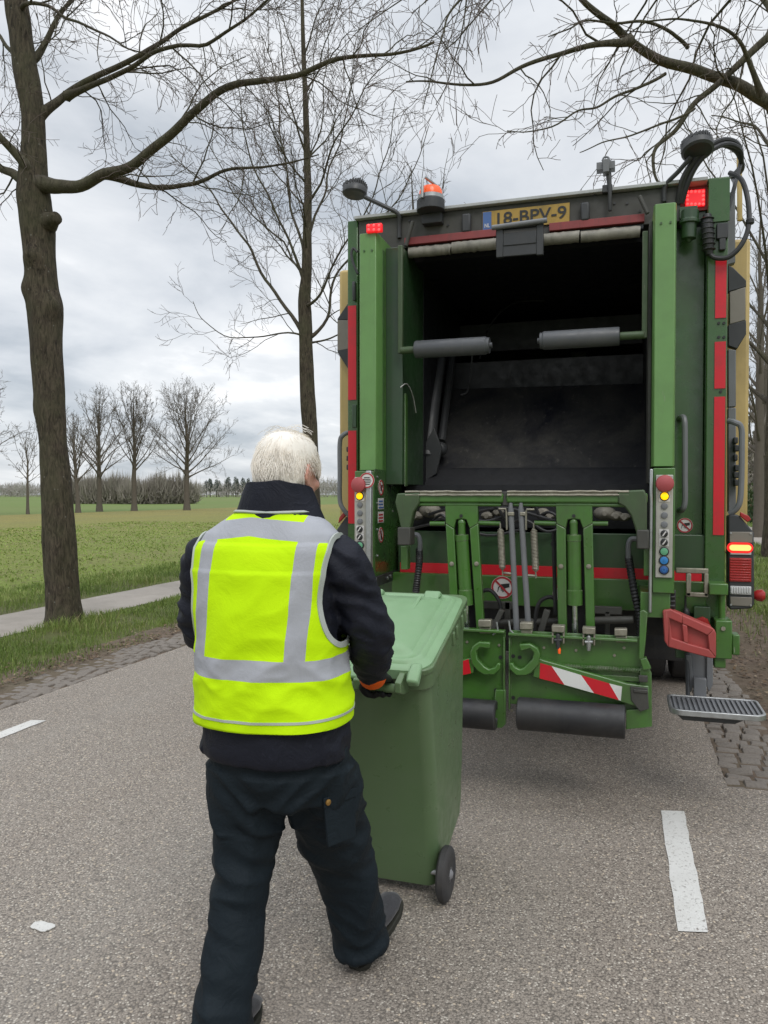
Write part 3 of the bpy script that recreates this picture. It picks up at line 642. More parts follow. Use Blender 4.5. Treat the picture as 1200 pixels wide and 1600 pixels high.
# the next tree of the row, behind the worker's head
def second_tree():
    Y = 15.8; T = Tree(11, 0.0036); tr = MB()
    bx = S(488, 800, Y); base = Vector((bx.x, Y, 0)); k = 17.05/1202
    px = [(489, 886, 17), (488, 860, 14.5), (487, 760, 12.5), (485, 690, 12), (482, 640, 12), (479, 590, 11.5), (478, 550, 11), (477, 500, 10.5), (476, 460, 9.5), (479, 420, 8), (480, 360, 7), (481, 300, 6), (479, 220, 5), (477, 150, 4), (474, 80, 3.4), (472, 0, 2.6), (470, -70, 1.8), (466, -130, 1)]
    pts = [S(x, y, Y) for x, y, w in px]; pts[0].z = -0.05
    knobbly(tr, spline(pts, 4), lerp_list([w*k for x, y, w in px], 4), 16, 5, 0.10)
    def limb(pix, dy, r0, r1, t0=0.18, dens=(3.0, 4.6, 5.0), length=(1.5, 0.72, 0.26)):
        pix = rooted(pix, px); n = len(pix); q = [S(x, y, Y+dy*(i/(n-1))) for i, (x, y) in enumerate(pix)]; sp = spline(q, 4)
        sp = [v + Vector((noise.noise(v*1.3), noise.noise(v*1.3+Vector((5, 0, 0))), noise.noise(v*1.3+Vector((9, 0, 0)))))*0.10*min(1, i/3) for i, v in enumerate(sp)]
        T.branch(sp, r0*0.72, r1*0.72, 0); T.ramify(sp, r0*0.72, 0, 3, dens, length, t0, 0.03, (0.4, 1.0), 0.08)
    limb([(472, 520), (440, 470), (410, 425), (385, 385), (355, 335), (330, 300), (300, 270), (265, 245)], 0.8, 0.075, 0.012)
    limb([(468, 525), (430, 522), (390, 530), (350, 525), (315, 500), (302, 470)], -0.8, 0.035, 0.008)
    limb([(490, 520), (512, 485), (522, 440), (545, 405), (580, 360), (620, 310), (650, 260), (668, 200)], 0.5, 0.06, 0.01)
    limb([(487, 470), (510, 440), (530, 405), (560, 350), (590, 290), (610, 220), (620, 150)], -1.2, 0.05, 0.009)
    limb([(485, 535), (515, 525), (550, 520), (600, 540), (640, 555)], 0.6, 0.04, 0.01)
    limb([(476, 440), (455, 390), (430, 330), (405, 280), (385, 220), (370, 150), (360, 80)], -0.9, 0.05, 0.009)
    limb([(478, 410), (462, 350), (448, 290), (440, 220), (430, 140), (420, 60), (415, -30)], 1.3, 0.05, 0.008)
    limb([(481, 370), (500, 320), (520, 260), (540, 190), (550, 110), (560, 30)], 1.2, 0.045, 0.008)
    limb([(481, 320), (505, 270), (530, 210), (560, 150), (600, 100), (640, 70)], -1.4, 0.04, 0.007)
    limb([(479, 240), (462, 190), (445, 130), (438, 60), (430, -20)], -1.2, 0.035, 0.007)
    limb([(478, 260), (500, 200), (508, 130), (515, 50), (525, -40)], 0.7, 0.035, 0.007)
    limb([(478, 480), (470, 430), (440, 380), (400, 340), (360, 290), (320, 210), (300, 150)], 1.6, 0.045, 0.008)
    limb([(474, 120), (450, 60), (430, 0), (400, -70)], 0.8, 0.028, 0.006)
    limb([(474, 90), (495, 30), (520, -30), (540, -90)], -0.6, 0.028, 0.006)
    for i in range(9):
        y0 = 430-36*i; a = rnd.uniform(-1, 1)
        limb([(479, y0), (479+a*45, y0-45), (479+a*80, y0-100), (479+a*105, y0-165)], rnd.choice((-1, 1))*rnd.uniform(1.2, 2.2), 0.03, 0.006)
    tree_obj('roadside_tree', base, 'slender bare tree rising behind the worker, its fine crown reaching the top of the photo', 'bare roadside trees', T, tr)
second_tree()
def whole_tree(name, base, height, rtrunk, fork, spread, seed, label, group, rmin, sides, nlimb=13, lean=(0, 0), dens=(1.0, 1.7, 2.4), lens=(1.9, 0.9, 0.45), cat='tree', trunk_mat='oak_bark', limb_mat='limb_bark', twig_mat='twig_bark', lv=3, tilt=(0.5, 1.35)):
    T = Tree(seed, rmin, sides); r = T.r; tr = MB(); base = Vector(base)
    n = 14; pts = []; rad = []
    for i in range(n+1):
        t = i/n; pts.append(base + Vector((lean[0]*t*height + 0.25*noise.noise((t*3, seed, 0))*t, lean[1]*t*height + 0.25*noise.noise((t*3, seed, 5))*t, height*0.93*t - (0.05 if i == 0 else 0))))
        rad.append(max(rmin, rtrunk*(1.25 if i == 0 else 1)*(1-t)**0.8))
    knobbly(tr, pts, rad, 10, seed, 0.08)
    cz = fork + (height-fork)*0.42; rz = height - cz
    for i in range(nlimb):
        u = (i+r.random()*0.6)/nlimb; t = (fork + (0.72*height-fork)*u**1.3)/(0.93*height); p, d = sample(pts, t)
        az = i*2.4 + r.uniform(-0.4, 0.4); el = tilt[0]+(tilt[1]-tilt[0])*u**0.8 + r.uniform(-0.12, 0.12)
        dd = Vector((math.cos(az)*math.cos(el), math.sin(az)*math.cos(el), math.sin(el)))
        # run out to an egg-shaped crown
        o = p - base - Vector((0, 0, cz)); lo_, hi_ = 0.0, 3*height
        for _ in range(24):
            mid = (lo_+hi_)/2; q = o + dd*mid; z_ = rz if q.z > 0 else (cz-fork)*1.15
            if (q.x/spread)**2 + (q.y/spread)**2 + (q.z/z_)**2 < 1: lo_ = mid
            else: hi_ = mid
        ln = max(0.25*spread, lo_*r.uniform(0.88, 1.04)); q = wander(p, (dd*0.9+Vector((0, 0, -0.06))).normalized(), ln, 9, 0.07, 0.025, r); r0 = max(rmin*1.2, rtrunk*(1-t)**0.7*0.34)
        T.branch(q, r0, rmin*1.1, 0); T.ramify(q, r0, 0, lv, dens, lens, 0.16, 0.05, (0.35, 0.85), 0.0)
    return tree_obj(name, base, label, group, T, tr, trunk_mat, limb_mat, twig_mat)
# third tree of the row, mostly behind the truck; and the trees on the right-hand side of the road
whole_tree('roadside_tree', (-6.75, 25.0, 0), 13.5, 0.2, 3.8, 4.0, 41, 'bare roadside tree half hidden behind the upper left of the truck', 'bare roadside trees', 0.007, (6, 4, 3, 3))
def over_tree():
    bx = Vector((3.7, 8.6, 0)); T = Tree(23, 0.0026); tr = MB()
    pts = [bx + Vector((0.10*math.sin(i*0.9), 0.06*math.cos(i*1.3), i*1.0-(0.05 if i == 0 else 0))) for i in range(13)]; rad = [0.29]+[0.24-0.016*i for i in range(1, 13)]
    knobbly(tr, pts, rad, 18, 9, 0.08)
    def limb(pix, Y0, Y1, r0, r1, start=None, dens=(2.4, 5.0, 7.5), length=(1.0, 0.48, 0.2), t0=0.1, droop=0.25):
        n = len(pix); q = [S(x, y, Y0+(Y1-Y0)*(i/(n-1))) for i, (x, y) in enumerate(pix)]
        if start is not None: q = [start] + q
        sp = spline(q, 5)
        sp = [v + Vector((noise.noise(v*2), noise.noise(v*2+Vector((5, 0, 0))), noise.noise(v*2+Vector((9, 0, 0)))))*0.05*min(1, i/4) for i, v in enumerate(sp)]
        T.branch(sp, r0, r1, 0); T.ramify(sp, r0, 0, 3, dens, length, t0, 0.0, (0.45, 1.1), droop)
    A = bx+Vector((0, 0, 4.9)); B = bx+Vector((0, 0, 7.4)); C_ = bx + Vector((0, 0, 6.0))
    limb([(1260, 190), (1200, 158), (1150, 132), (1090, 107), (1030, 88), (985, 65), (960, 40), (935, 18), (905, -12), (860, -70)], 8.4, 7.0, 0.078, 0.02, A, t0=0.25)
    limb([(985, 63), (960, 63), (920, 70), (870, 85), (820, 105), (770, 125), (720, 132), (670, 130), (632, 133)], 7.4, 6.6, 0.032, 0.006, None, dens=(3.4, 5.0, 6.0))
    limb([(1260, 10), (1200, 62), (1160, 100), (1120, 130), (1085, 165), (1055, 205), (1030, 235), (1022, 270), (1028, 288)], 8.2, 7.4, 0.05, 0.010, C_, t0=0.3)
    limb([(1040, 115), (1000, 140), (960, 152), (930, 165), (900, 172), (860, 200), (820, 210), (790, 205)], 7.6, 6.9, 0.016, 0.004)
    limb([(1075, 75), (1050, 45), (1010, 32), (960, 33), (915, 28), (890, 45), (860, 60)], 7.9, 6.9, 0.02, 0.005)
    limb([(1190, 150), (1170, 90), (1150, 60), (1110, 42), (1060, 33), (1000, 32)], 7.9, 7.0, 0.025, 0.006)
    limb([(1260, -60), (1180, -40), (1080, -60), (960, -70), (850, -60), (760, -40), (690, -30), (640, -20)], 8.0, 6.6, 0.05, 0.008, B, dens=(2.6, 4.4, 5.6), length=(1.7, 0.75, 0.3), droop=0.75)
    limb([(780, -40), (740, -20), (700, 20), (690, 60), (672, 120), (660, 170)], 6.7, 6.4, 0.014, 0.004, None, dens=(4.0, 5.5, 6.0), length=(0.7, 0.4, 0.2))
    limb([(1085, 170), (1030, 200), (985, 215), (940, 222), (905, 240)], 7.4, 6.9, 0.012, 0.004)
    limb([(1260, 120), (1230, 60), (1190, 0), (1140, -60), (1100, -150)], 8.7, 9.6, 0.06, 0.012, C_)
    limb([(1260, 220), (1210, 230), (1180, 200), (1150, 190), (1110, 180)], 9.0, 10.2, 0.03, 0.006, A)
    limb([(1300, -200), (1200, -260), (1050, -300), (900, -280)], 8.6, 8.0, 0.05, 0.01, B+Vector((0, 0, 1)))
    tree_obj('roadside_tree', bx, 'tree right of the truck, only its branches overhanging the truck roof in view', 'bare roadside trees', T, tr)
over_tree()
whole_tree('roadside_tree', (3.74, 22.0, 0), 14, 0.2, 3.6, 4.6, 52, 'bare tree whose grey trunk stands just past the right edge of the truck', 'bare trees right of the road', 0.006, (6, 4, 3, 3), nlimb=15)
GF = 'trees in a line across the field'
for i, (loc, h, rt, fk, sp, lab, tilt) in enumerate([
    ((-43.07, 70.36, 0), 13.0, 0.32, 3.3, 5.6, 'broad rounded bare tree at the right end of the field tree line', (0.42, 1.35)),
    ((-46.36, 66.0, 0), 12.2, 0.28, 3.9, 4.1, 'bare field tree with an upright narrow crown, beside the broad rounded one', (0.7, 1.4)),
    ((-47.8, 62.5, 0), 11.6, 0.28, 3.0, 4.0, 'bare field tree with a forked crown, third from the right of the line', (0.65, 1.4)),
    ((-46.2, 57.5, 0), 8.8, 0.22, 2.6, 2.6, 'smaller leaning bare field tree partly behind the thick trunk', (0.7, 1.4)),
    ((-47.1, 52.4, 0), 7.4, 0.13, 2.6, 1.9, 'thin young field tree left of the thick trunk', (0.6, 1.35)),
    ((-49.2, 47.3, 0), 10.8, 0.32, 3.0, 4.9, 'wide bare field tree cut off by the left photo edge', (0.42, 1.35))]):
    whole_tree('field_tree', loc, h, rt, fk, sp, 60+i, lab, GF, 0.010, (6, 4, 3, 3), nlimb=24 if i != 4 else 14, lean=(-0.06 if i == 3 else 0.0, 0), dens=(2.2, 3.2, 3.0), lens=(0.36*sp, 0.18*sp, 0.09*sp), trunk_mat='far_bark', limb_mat='far_bark', twig_mat='far_bark', tilt=tilt)
GW = 'bare trees right of the road'
for i, (x, y, h, rt, lab) in enumerate([
    (7.2, 44.0, 15, 0.24, 'bare woodland tree nearest the side path'), (8.6, 56.0, 16, 0.26, 'bare woodland tree directly behind the one nearest the side path'),
    (5.0, 32.0, 14, 0.2, 'bare tree beside the side path with a trunk hidden behind the truck'), (11.8, 66.0, 17, 0.28, 'tall bare tree deep in the wood on the right'),
    (9.6, 38.0, 15, 0.22, 'bare woodland tree just outside the right photo edge, its twigs reaching in')]):
    whole_tree('woodland_tree', (x, y, 0), h, rt, 3.0, 4.6, 80+i, lab, GW, 0.010, (6, 4, 3, 3), nlimb=14, dens=(1.2, 1.9, 2.4), lens=(1.9, 0.95, 0.5), trunk_mat='far_bark', limb_mat='far_bark', twig_mat='far_bark')
def mass(name, blobs, n, size, mat, label, cat, stuff=True, vert=1.5, thin=0.25, core=0.45):
    # a tangle of many small sprays filling several rounded volumes
    w = np.array([b[3]*b[4]*b[5] for b in blobs])**0.7; idx = NR.choice(len(blobs), n, p=w/w.sum()); B = np.array(blobs)[idx]
    d = NR.normal(0, 1, (n, 3)); d /= np.linalg.norm(d, axis=1)[:, None]; rr = NR.uniform(0, 1, n)**core
    c = B[:, :3] + d*B[:, 3:6]*rr[:, None]; c[:, 2] = np.maximum(c[:, 2], 0.02)
    a = NR.normal(0, 1, (n, 3)); a /= np.linalg.norm(a, axis=1)[:, None]; a[:, 2] = np.abs(a[:, 2])*vert
    b = np.cross(a, NR.normal(0, 1, (n, 3))); b /= np.linalg.norm(b, axis=1)[:, None]
    s = (size*NR.uniform(0.5, 1.5, n))[:, None]
    v = np.stack([c-b*s*thin, c+b*s*thin, c+a*s], 1).reshape(-1, 3)
    t = np.clip(0.5 + 0.3*np.sin(B[:, 0]*1.7+B[:, 1]) + NR.normal(0, 0.2, n), 0, 1)
    o = np_mesh(name, v, np.arange(3*n), np.full(n, 3), [mat], np.repeat(t, 3))
    return tag(o, label, cat, kind='stuff' if stuff else None)
bl = []
for i in range(420):
    t = rnd.random(); x = -560 + 640*t; y = 455 + rnd.uniform(-18, 60) - 0.10*abs(x+150)*0
    h = 8.0 + 2.6*noise.noise((x*0.02, 1, 0)) + rnd.uniform(-0.8, 1.3) + (2.2 if -230 < x < -90 else 0)
    bl.append((x, y, h*0.5, rnd.uniform(4, 8), rnd.uniform(3, 6), h*0.62))
mass('distant_wood', bl, 90000, 1.0, 'hazy_wood_mass', 'grey brown leafless wood along the far edge of the meadow', 'woodland', vert=2.5, thin=0.15, core=0.6)
bl = [(x + rnd.uniform(-1, 1), 118 + rnd.uniform(-4, 4), 0.9, rnd.uniform(1.6, 3), 2.5, rnd.uniform(1.2, 2.9)) for x in np.linspace(-95, -75, 18)]
mass('thicket', bl, 60000, 0.9, 'thicket_mass', 'brown leafless thicket on the far side of the field tree line', 'thicket', vert=3.0, thin=0.07, core=0.75)
# pines showing above the far wood, behind the worker's head
def pine(x, y, h, label):
    t = thing('pine_tree', (x, y, 0), label, 'tree', 'pines above the far wood'); tr = MB(); tr.tube([(x, y, -0.1), (x, y, h)], [0.35, 0.05], 6); tr.build('trunk', 'far_bark', t)
    n = 700; u = NR.uniform(0, 1, n)**0.7; z = h*(0.35+0.65*(1-u)) ; rr = (0.3+2.3*u)*NR.uniform(0.3, 1, n); a = NR.uniform(0, 6.28, n)
    c = np.stack([rr*np.cos(a), rr*np.sin(a), z], 1); dn = NR.normal(0, 1, (n, 3))*0.5; e = np.stack([np.cos(a), np.sin(a), -0.25+0*a], 1)*0.9
    v = np.stack([c-e*0.3+dn*0.4, c+e, c+dn*0.7], 1).reshape(-1, 3)
    o = np_mesh('crown', v, np.arange(3*n), np.full(n, 3), ['pine_needles'], np.repeat(NR.uniform(0, 1, n), 3)); o.parent = t
for i in range(14):
    px_ = 318 + i*6.5 + rnd.uniform(-2, 2); p = S(px_, 770, 452); pine(p.x, 452 + rnd.uniform(-4, 6), 11.3 + rnd.uniform(-1.0, 1.2) + (1.0 if 5 <= i <= 9 else 0), 'dark pine among the pines showing above the far wood left of the worker')
# under-wood on the right
bl = [(rnd.uniform(7.5, 16), rnd.uniform(46, 72), 0.6, rnd.uniform(0.8, 2), rnd.uniform(0.8, 2), rnd.uniform(0.6, 2.0)) for _ in range(60)]
mass('bramble_undergrowth', bl, 16000, 0.22, 'bramble_leaves', 'dark brambles and holly under the bare wood right of the truck', 'undergrowth')
bl = [(rnd.uniform(8, 40), rnd.uniform(75, 120), 4, rnd.uniform(2, 4), rnd.uniform(2, 4), rnd.uniform(3, 6)) for _ in range(60)]
mass('wood_behind', bl, 24000, 0.7, 'thicket_mass', 'bare wood in the distance on the right of the road', 'woodland')
def fence():
    t = thing('wooden_fence', (7.0, 52.0, 0), 'low dark rail fence by the side path at the wood', 'fence'); r_ = MB()
    for k in range(6): m = MB(); x = 7.0+k*1.6; m.box((x-0.05, 51.95, -0.05), (x+0.05, 52.05, 1.15)); m.build('post', 'far_bark', t)
    for z in (0.5, 0.95): m = MB(); m.box((6.9, 51.9, z-0.05), (15.2, 51.946, z+0.06)); m.build('rail', 'far_bark', t)
fence()
# a scrap of white paint splashed on the road
m = MB(); c = SG(66, 1449); pts = [(c.x+0.045*math.cos(a)*(1+0.4*noise.noise((a, 1, 0))), c.y+0.03*math.sin(a)*(1+0.5*noise.noise((a, 4, 0))), 0.003) for a in np.linspace(0, 6.28, 18)[:-1]]
m.prism(pts, (0, 0, 0.003)); structure(m.build('paint_splash', 'road_paint'))

# ------------------------------------------------------------------ the refuse truck (road runs along +Y, the truck's rear frame stands at Y = 4.5)
RY = 4.5
truck = thing('garbage_truck', (-0.54, RY, 0), 'green rear loading refuse truck with open hopper and yellow body standing on the road', 'truck')
def rb(m, x0, y0, x1, y1, Y, t):
    ym, xm = (y0+y1)/2, (x0+x1)/2
    m.box((S(x0, ym, Y).x, Y, S(xm, y1, Y).z), (S(x1, ym, Y).x, Y+t, S(xm, y0, Y).z)); return m
def pl(m, pts, Y, t): return m.prism([S(x, y, Y) for x, y in pts], (0, t, 0))
def P(name, mat, m, parent=None, bevel=0.004, smooth=35, label=None, seg=2):
    if name in EACH:
        for q in m.pieces(): o = q.build(name, mat, parent or truck, bevel=bevel, smooth=smooth, label=label, seg=seg)
        return o
    return m.build(name, mat, parent or truck, bevel=bevel, smooth=smooth, label=label, seg=seg)
EACH = set('flap_roll bolt cross_tube pivot_block hydraulic_hose hydraulic_valve packer_beam packer_fitting marker_lamp coupling shield_hole screw diode lift_link bracket_leg spring_hook latch_tip reflector_strip hose_bundle hose frame_latch cab_window cheek_rib'.split())
def bolts(m, pts, Y, r=0.008, h=0.007, n=6):
    for x, y in pts: p = S(x, y, Y); m.cyl(p, p+Vector((0, -h, 0)), r, n)
    return m
# --- tailgate shell
for lo, hi in (((-1.62, 4.5, 0.95), (-1.552, 6.0, 3.285)), ((0.437, 4.5, 0.93), (0.54, 6.0, 3.30))):
    P('side_frame', 'green_paint', MB().box(lo, hi), bevel=0.006)
P('side_panel', 'green_paint', MB().box((-1.55, 4.62, 0.98), (-1.336, 5.9, 3.08)))
P('side_panel', 'green_paint', MB().box((0.158, 4.60, 0.98), (0.435, 5.9, 3.08)))
m = MB(); m.box((0.30, 4.555, 3.09), (0.435, 4.7, 3.29)); P('corner_box', 'shaded_green_paint', m)
m = MB(); m.box((0.44, 4.49, 3.06), (0.545, 4.498, 3.29)); P('corner_plate', 'green_paint', m, bevel=0.002)
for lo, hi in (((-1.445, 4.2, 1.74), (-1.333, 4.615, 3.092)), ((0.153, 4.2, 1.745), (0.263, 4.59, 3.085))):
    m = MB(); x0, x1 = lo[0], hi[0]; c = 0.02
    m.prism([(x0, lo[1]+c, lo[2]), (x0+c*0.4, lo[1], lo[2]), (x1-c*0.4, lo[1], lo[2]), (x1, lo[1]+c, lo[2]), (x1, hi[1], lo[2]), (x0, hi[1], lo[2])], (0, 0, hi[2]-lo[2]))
    ps = P('post', 'pale_green_paint', m, bevel=0.003)
    b = MB()
    for z in (hi[2]-0.10,): 
        for x in (x0+0.035, x1-0.03): b.cyl((x, 4.2, z), (x, 4.194, z), 0.006, 8)
    P('bolt', 'green_paint', b, ps, bevel=0)
# lower posts that carry the control panels
for x0, x1 in ((-1.448, -1.336), (0.157, 0.262)):
    P('lower_post', 'lifter_green_paint', MB().box((x0, 4.14, 1.10), (x1, 4.6, 1.735)))
# top beam, roof edge, grimy red strip
m = MB(); m.box((-1.548, 4.5, 3.085), (0.30, 5.0, 3.275)); P('top_beam', 'grimy_beam', m)
m = MB(); m.box((-1.565, 4.465, 3.279), (0.435, 5.9, 3.298)); P('roof_edge', 'roof_edge_grey', m, bevel=0.003)
for a, b in ((632, 775), (858, 1007)):
    m = MB(); x0, x1 = S(a, 380, 4.47).x, S(b, 345, 4.47).x; m.box((x0, 4.465, 3.092), (x1, 4.499, 3.135)); P('reflector_strip', 'grimy_red', m, bevel=0.002)
m = MB()
for a, b, z, r_ in ((638, 705, 3.045, 0.031), (706, 776, 3.05, 0.033), (846, 905, 3.047, 0.033), (907, 1000, 3.043, 0.031)):
    p, q = S(a, 395, 4.47), S(b, 370, 4.47); n = 14
    pts = [Vector((p.x+(q.x-p.x)*i/n, 4.475+0.006*noise.noise((i*0.7, a, 0)), z+0.006*noise.noise((i*0.9, a, 3)))) for i in range(n+1)]
    m.tube(pts, [r_*(1+0.12*noise.noise((i*0.8, a, 6))) for i in range(n+1)], 14)
P('flap_roll', 'rolled_rubber', m, bevel=0)
m = MB(); m.box((-1.22, 4.49, 3.06), (0.11, 4.52, 3.088)); P('flap_rail', 'dark_plastic', m)
# latch frame over the plate
m = MB(); Y = 4.36; z = lambda y: S(812, y, Y).z
for r in ((775, 352, 786, 402), (838, 347, 849, 398), (786, 362, 838, 382), (786, 352, 838, 355)): rb(m, *r, Y, 0.03)
pl(m, [(776, 402), (848, 396), (842, 378), (783, 382)], Y+0.005, 0.02)
lf = P('latch_frame', 'dark_plastic', m, bevel=0.004)
m = MB(); m.tube([S(768, 356, Y-0.01), S(855, 344, Y-0.01)], 0.014, 12); P('latch_pin', 'grey_plastic', m, lf)
# small fittings on the beam
for x, y in ((728, 348), (914, 330)):
    m = MB(); rb(m, x-7, y-15, x+7, y+14, 4.46, 0.04); P('lamp_block', 'dark_plastic', m, bevel=0.01)
m = MB(); bolts(m, [(640, 345), (700, 352), (960, 318), (980, 318), (1000, 330), (945, 340), (990, 345), (930, 305)], 4.5, 0.007); P('bolt', 'dark_plastic', m, bevel=0)
for a, b in (((634, 385), (645, 346)), ((1012, 334), (999, 306))): m = MB(); m.tube([S(*a, 4.44), S(*b, 4.44)], 0.012, 10); P('lock_lever', 'grimy_beam', m)
# number plate
m = MB(); p0, p1 = S(754, 345, 4.49), S(890, 325, 4.49); X0, X1, zc_ = p0.x, p1.x, 3.192; m.box((X0, 4.488, zc_-0.057), (X1, 4.499, zc_+0.055)); np_ = P('number_plate', 'plate_yellow', m, bevel=0.002)
m = MB(); m.box((X0+0.003, 4.484, zc_-0.052), (X0+0.052, 4.4875, zc_+0.05)); P('country_band', 'plate_blue', m, np_, bevel=0)
def text(name, s, size, loc, mat, parent, width=None, rot=(math.pi/2, 0, 0), align='CENTER'):
    cu = bpy.data.curves.new(name, 'FONT'); cu.body = s; cu.size = size; cu.align_x = align; cu.align_y = 'CENTER'; cu.extrude = 0.0008; cu.offset = 0.0012*size/0.1
    o = bpy.data.objects.new(name, cu); COL.objects.link(o); dg = bpy.context.evaluated_depsgraph_get(); dg.update()
    me = bpy.data.meshes.new_from_object(o.evaluated_get(dg)); bpy.data.objects.remove(o); me.name = name
    if width:
        xs = [v.co.x for v in me.vertices]; k = width/(max(xs)-min(xs))
        for v in me.vertices: v.co.x *= k
    me.transform(Matrix.Translation(Vector(loc) - root_of(parent)) @ Matrix(((1, 0, 0), (0, 1, 0), (0, 0, 1))).to_4x4() @ (Matrix.Rotation(rot[2], 4, 'Z') @ Matrix.Rotation(rot[0], 4, 'X')))
    me.materials.clear(); me.materials.append(MATS[mat]); o = bpy.data.objects.new(name, me); COL.objects.link(o); o.parent = parent; return o
text('plate_letters', '18-BPV-9', 0.098, ((X0+X1)/2+0.026, 4.4855, zc_), 'sticker_black', np_, 0.39)
text('country_letters', 'NL', 0.032, (X0+0.0275, 4.4825, zc_-0.03), 'sticker_white', np_, 0.03)
# red reflective strips on the side frames
for x0, x1, ya, yb, xf in ((-1.615, -1.562, 478, 625, 550), (-1.615, -1.562, 673, 818, 552)):
    m = MB(); m.box((x0, 4.494, S(xf, yb, 4.5).z), (x1, 4.4985, S(xf, ya, 4.5).z)); P('reflector_strip', 'reflective_red', m, bevel=0)
for ya, yb in ((404, 497), (534, 607), (620, 836)):
    m = MB(); m.box((0.478, 4.494, S(1127, yb, 4.5).z), (0.533, 4.4985, S(1127, ya, 4.5).z)); P('reflector_strip', 'reflective_red', m, bevel=0)
m = MB(); bolts(m, [(1123, 505), (1131, 505), (1123, 527), (1131, 527), (1126, 612), (553, 640), (553, 655)], 4.5, 0.008); P('bolt', 'sticker_black', m, bevel=0)
m = MB(); m.tube(spline([S(x, y, 4.47) for x, y in ((558, 394), (552, 388), (549, 398), (553, 414), (559, 428))], 4), 0.008, 8); m.tube([S(553, 440, 4.48), S(554, 470, 4.48)], 0.012, 8); P('frame_latch', 'dark_plastic', m)
m = MB(); rb(m, 550, 632, 557, 668, 4.49, 0.02); P('frame_latch', 'shaded_green_paint', m)
# hopper: dark box open towards the street
m = MB(); X0, X1 = -1.225, 0.148
m.box((X0-0.1, 4.86, 1.40), (X0, 6.9, 3.07)); m.box((X1, 4.62, 1.40), (X1+0.008, 6.9, 3.07)); m.box((X0, 6.85, 1.3), (X1, 6.9, 3.07)); m.box((X0, 4.62, 3.03), (X1, 6.85, 3.06)); m.box((X0-.1, 4.70, 1.28), (X1, 6.85, 1.40))
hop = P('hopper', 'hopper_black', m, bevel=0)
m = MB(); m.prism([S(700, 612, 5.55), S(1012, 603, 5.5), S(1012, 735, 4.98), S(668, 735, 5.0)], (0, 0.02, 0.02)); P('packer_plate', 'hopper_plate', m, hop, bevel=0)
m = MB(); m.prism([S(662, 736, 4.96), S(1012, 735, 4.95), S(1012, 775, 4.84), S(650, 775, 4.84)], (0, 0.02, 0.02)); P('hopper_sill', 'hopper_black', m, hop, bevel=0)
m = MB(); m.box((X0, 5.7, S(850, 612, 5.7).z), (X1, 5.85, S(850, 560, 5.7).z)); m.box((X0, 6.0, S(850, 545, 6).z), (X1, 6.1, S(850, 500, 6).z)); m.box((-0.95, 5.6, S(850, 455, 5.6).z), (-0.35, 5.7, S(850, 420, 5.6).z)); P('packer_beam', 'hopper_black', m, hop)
m = MB(); m.tube([S(690, 560, 5.3), S(676, 640, 5.1), S(668, 715, 4.95)], [0.03, 0.045, 0.05], 12); m.tube([S(706, 560, 5.6), S(690, 690, 5.1)], 0.028, 10); m.ell(S(688, 702, 5.0), (0.05, 0.05, 0.05)); pl(m, [(660, 700), (678, 668), (690, 700), (682, 740), (652, 760)], 4.92, 0.03); P('packer_arm', 'dark_plastic', m, hop)
m = MB(); m.tube(spline([S(738, 555, 5.2), S(735, 590, 5.2), S(730, 612, 5.2), S(720, 617, 5.2)]), 0.006, 6); m.tube(spline([S(750, 560, 5.3), S(765, 510, 5.5), S(800, 475, 5.7), S(850, 470, 5.8)]), 0.007, 6); P('hose', 'black_rubber', m, hop, bevel=0)
m = MB()
for x in (842, 853): p = S(x, 434, 5.58); m.box(p-Vector((0.018, 0.01, 0.008)), p+Vector((0.018, 0, 0.008)))
P('marker_lamp', 'ember_glow', m, hop, bevel=0)
m = MB()
for x, y in ((700, 470), (760, 430), (880, 470), (880, 440), (960, 580), (905, 555)): p = S(x, y, 6.4); m.box(p-Vector((0.06, 0.02, 0.03)), p+Vector((0.06, 0.02, 0.03)))
P('packer_fitting', 'dark_plastic', m, hop)
# green inner cheeks of the opening
m = MB(); m.box((-1.331, 4.36, 1.66), (-1.227, 4.855, 3.05)); ck = P('inner_cheek', 'shaded_green_paint', m)
m = MB()
m.tube(spline([SX(626, 605, -1.2235), SX(636, 600, -1.2235), SX(645, 618, -1.2235), SX(650, 645, -1.2235)]), 0.003, 5)
P('scrape_mark', 'sticker_white', m, ck, bevel=0)
m = MB(); m.box((-1.338, 4.30, 1.72), (-1.332, 4.355, 3.03)); m.box((-1.228, 4.40, 1.65), (-1.221, 4.45, 2.2)); P('cheek_rib', 'lifter_green_paint', m)
m = MB(); m.box((0.135, 4.34, 1.66), (0.1525, 4.6, 3.05)); P('inner_cheek', 'grimy_beam', m)
# roller arms and the grey plastic rollers
def roller(arm_x, y0, y1, a, b, Y=4.30):
    p, q = S(*a, Y), S(*b, Y); zc = (p.z+q.z)/2; m = MB()
    ax = S(arm_x, y1, Y).x; m.box((ax-0.014, Y-0.014, zc-0.018), (ax+0.014, Y+0.014, S(arm_x, y0, Y).z)); m.cyl((ax, Y, zc), (p.x, Y, zc), 0.021, 14); ar = P('roller_arm', 'grimy_green', m)
    m = MB(); L_ = q.x-p.x; m.lathe((p.x, Y, zc), (L_, 0, 0), [(0, 0.02), (0, 0.046), (0.006, 0.05), (abs(L_)-0.02, 0.05), (abs(L_)-0.012, 0.044), (abs(L_), 0.044), (abs(L_), 0.016), (abs(L_)+0.014, 0.016), (abs(L_)+0.016, 0.002)], 28)
    P('roller', 'roller_grey', m, ar, bevel=0)
roller(626, 384, 548, (649, 545), (765, 541)); roller(1007, 362, 524, (968, 527), (844, 531))
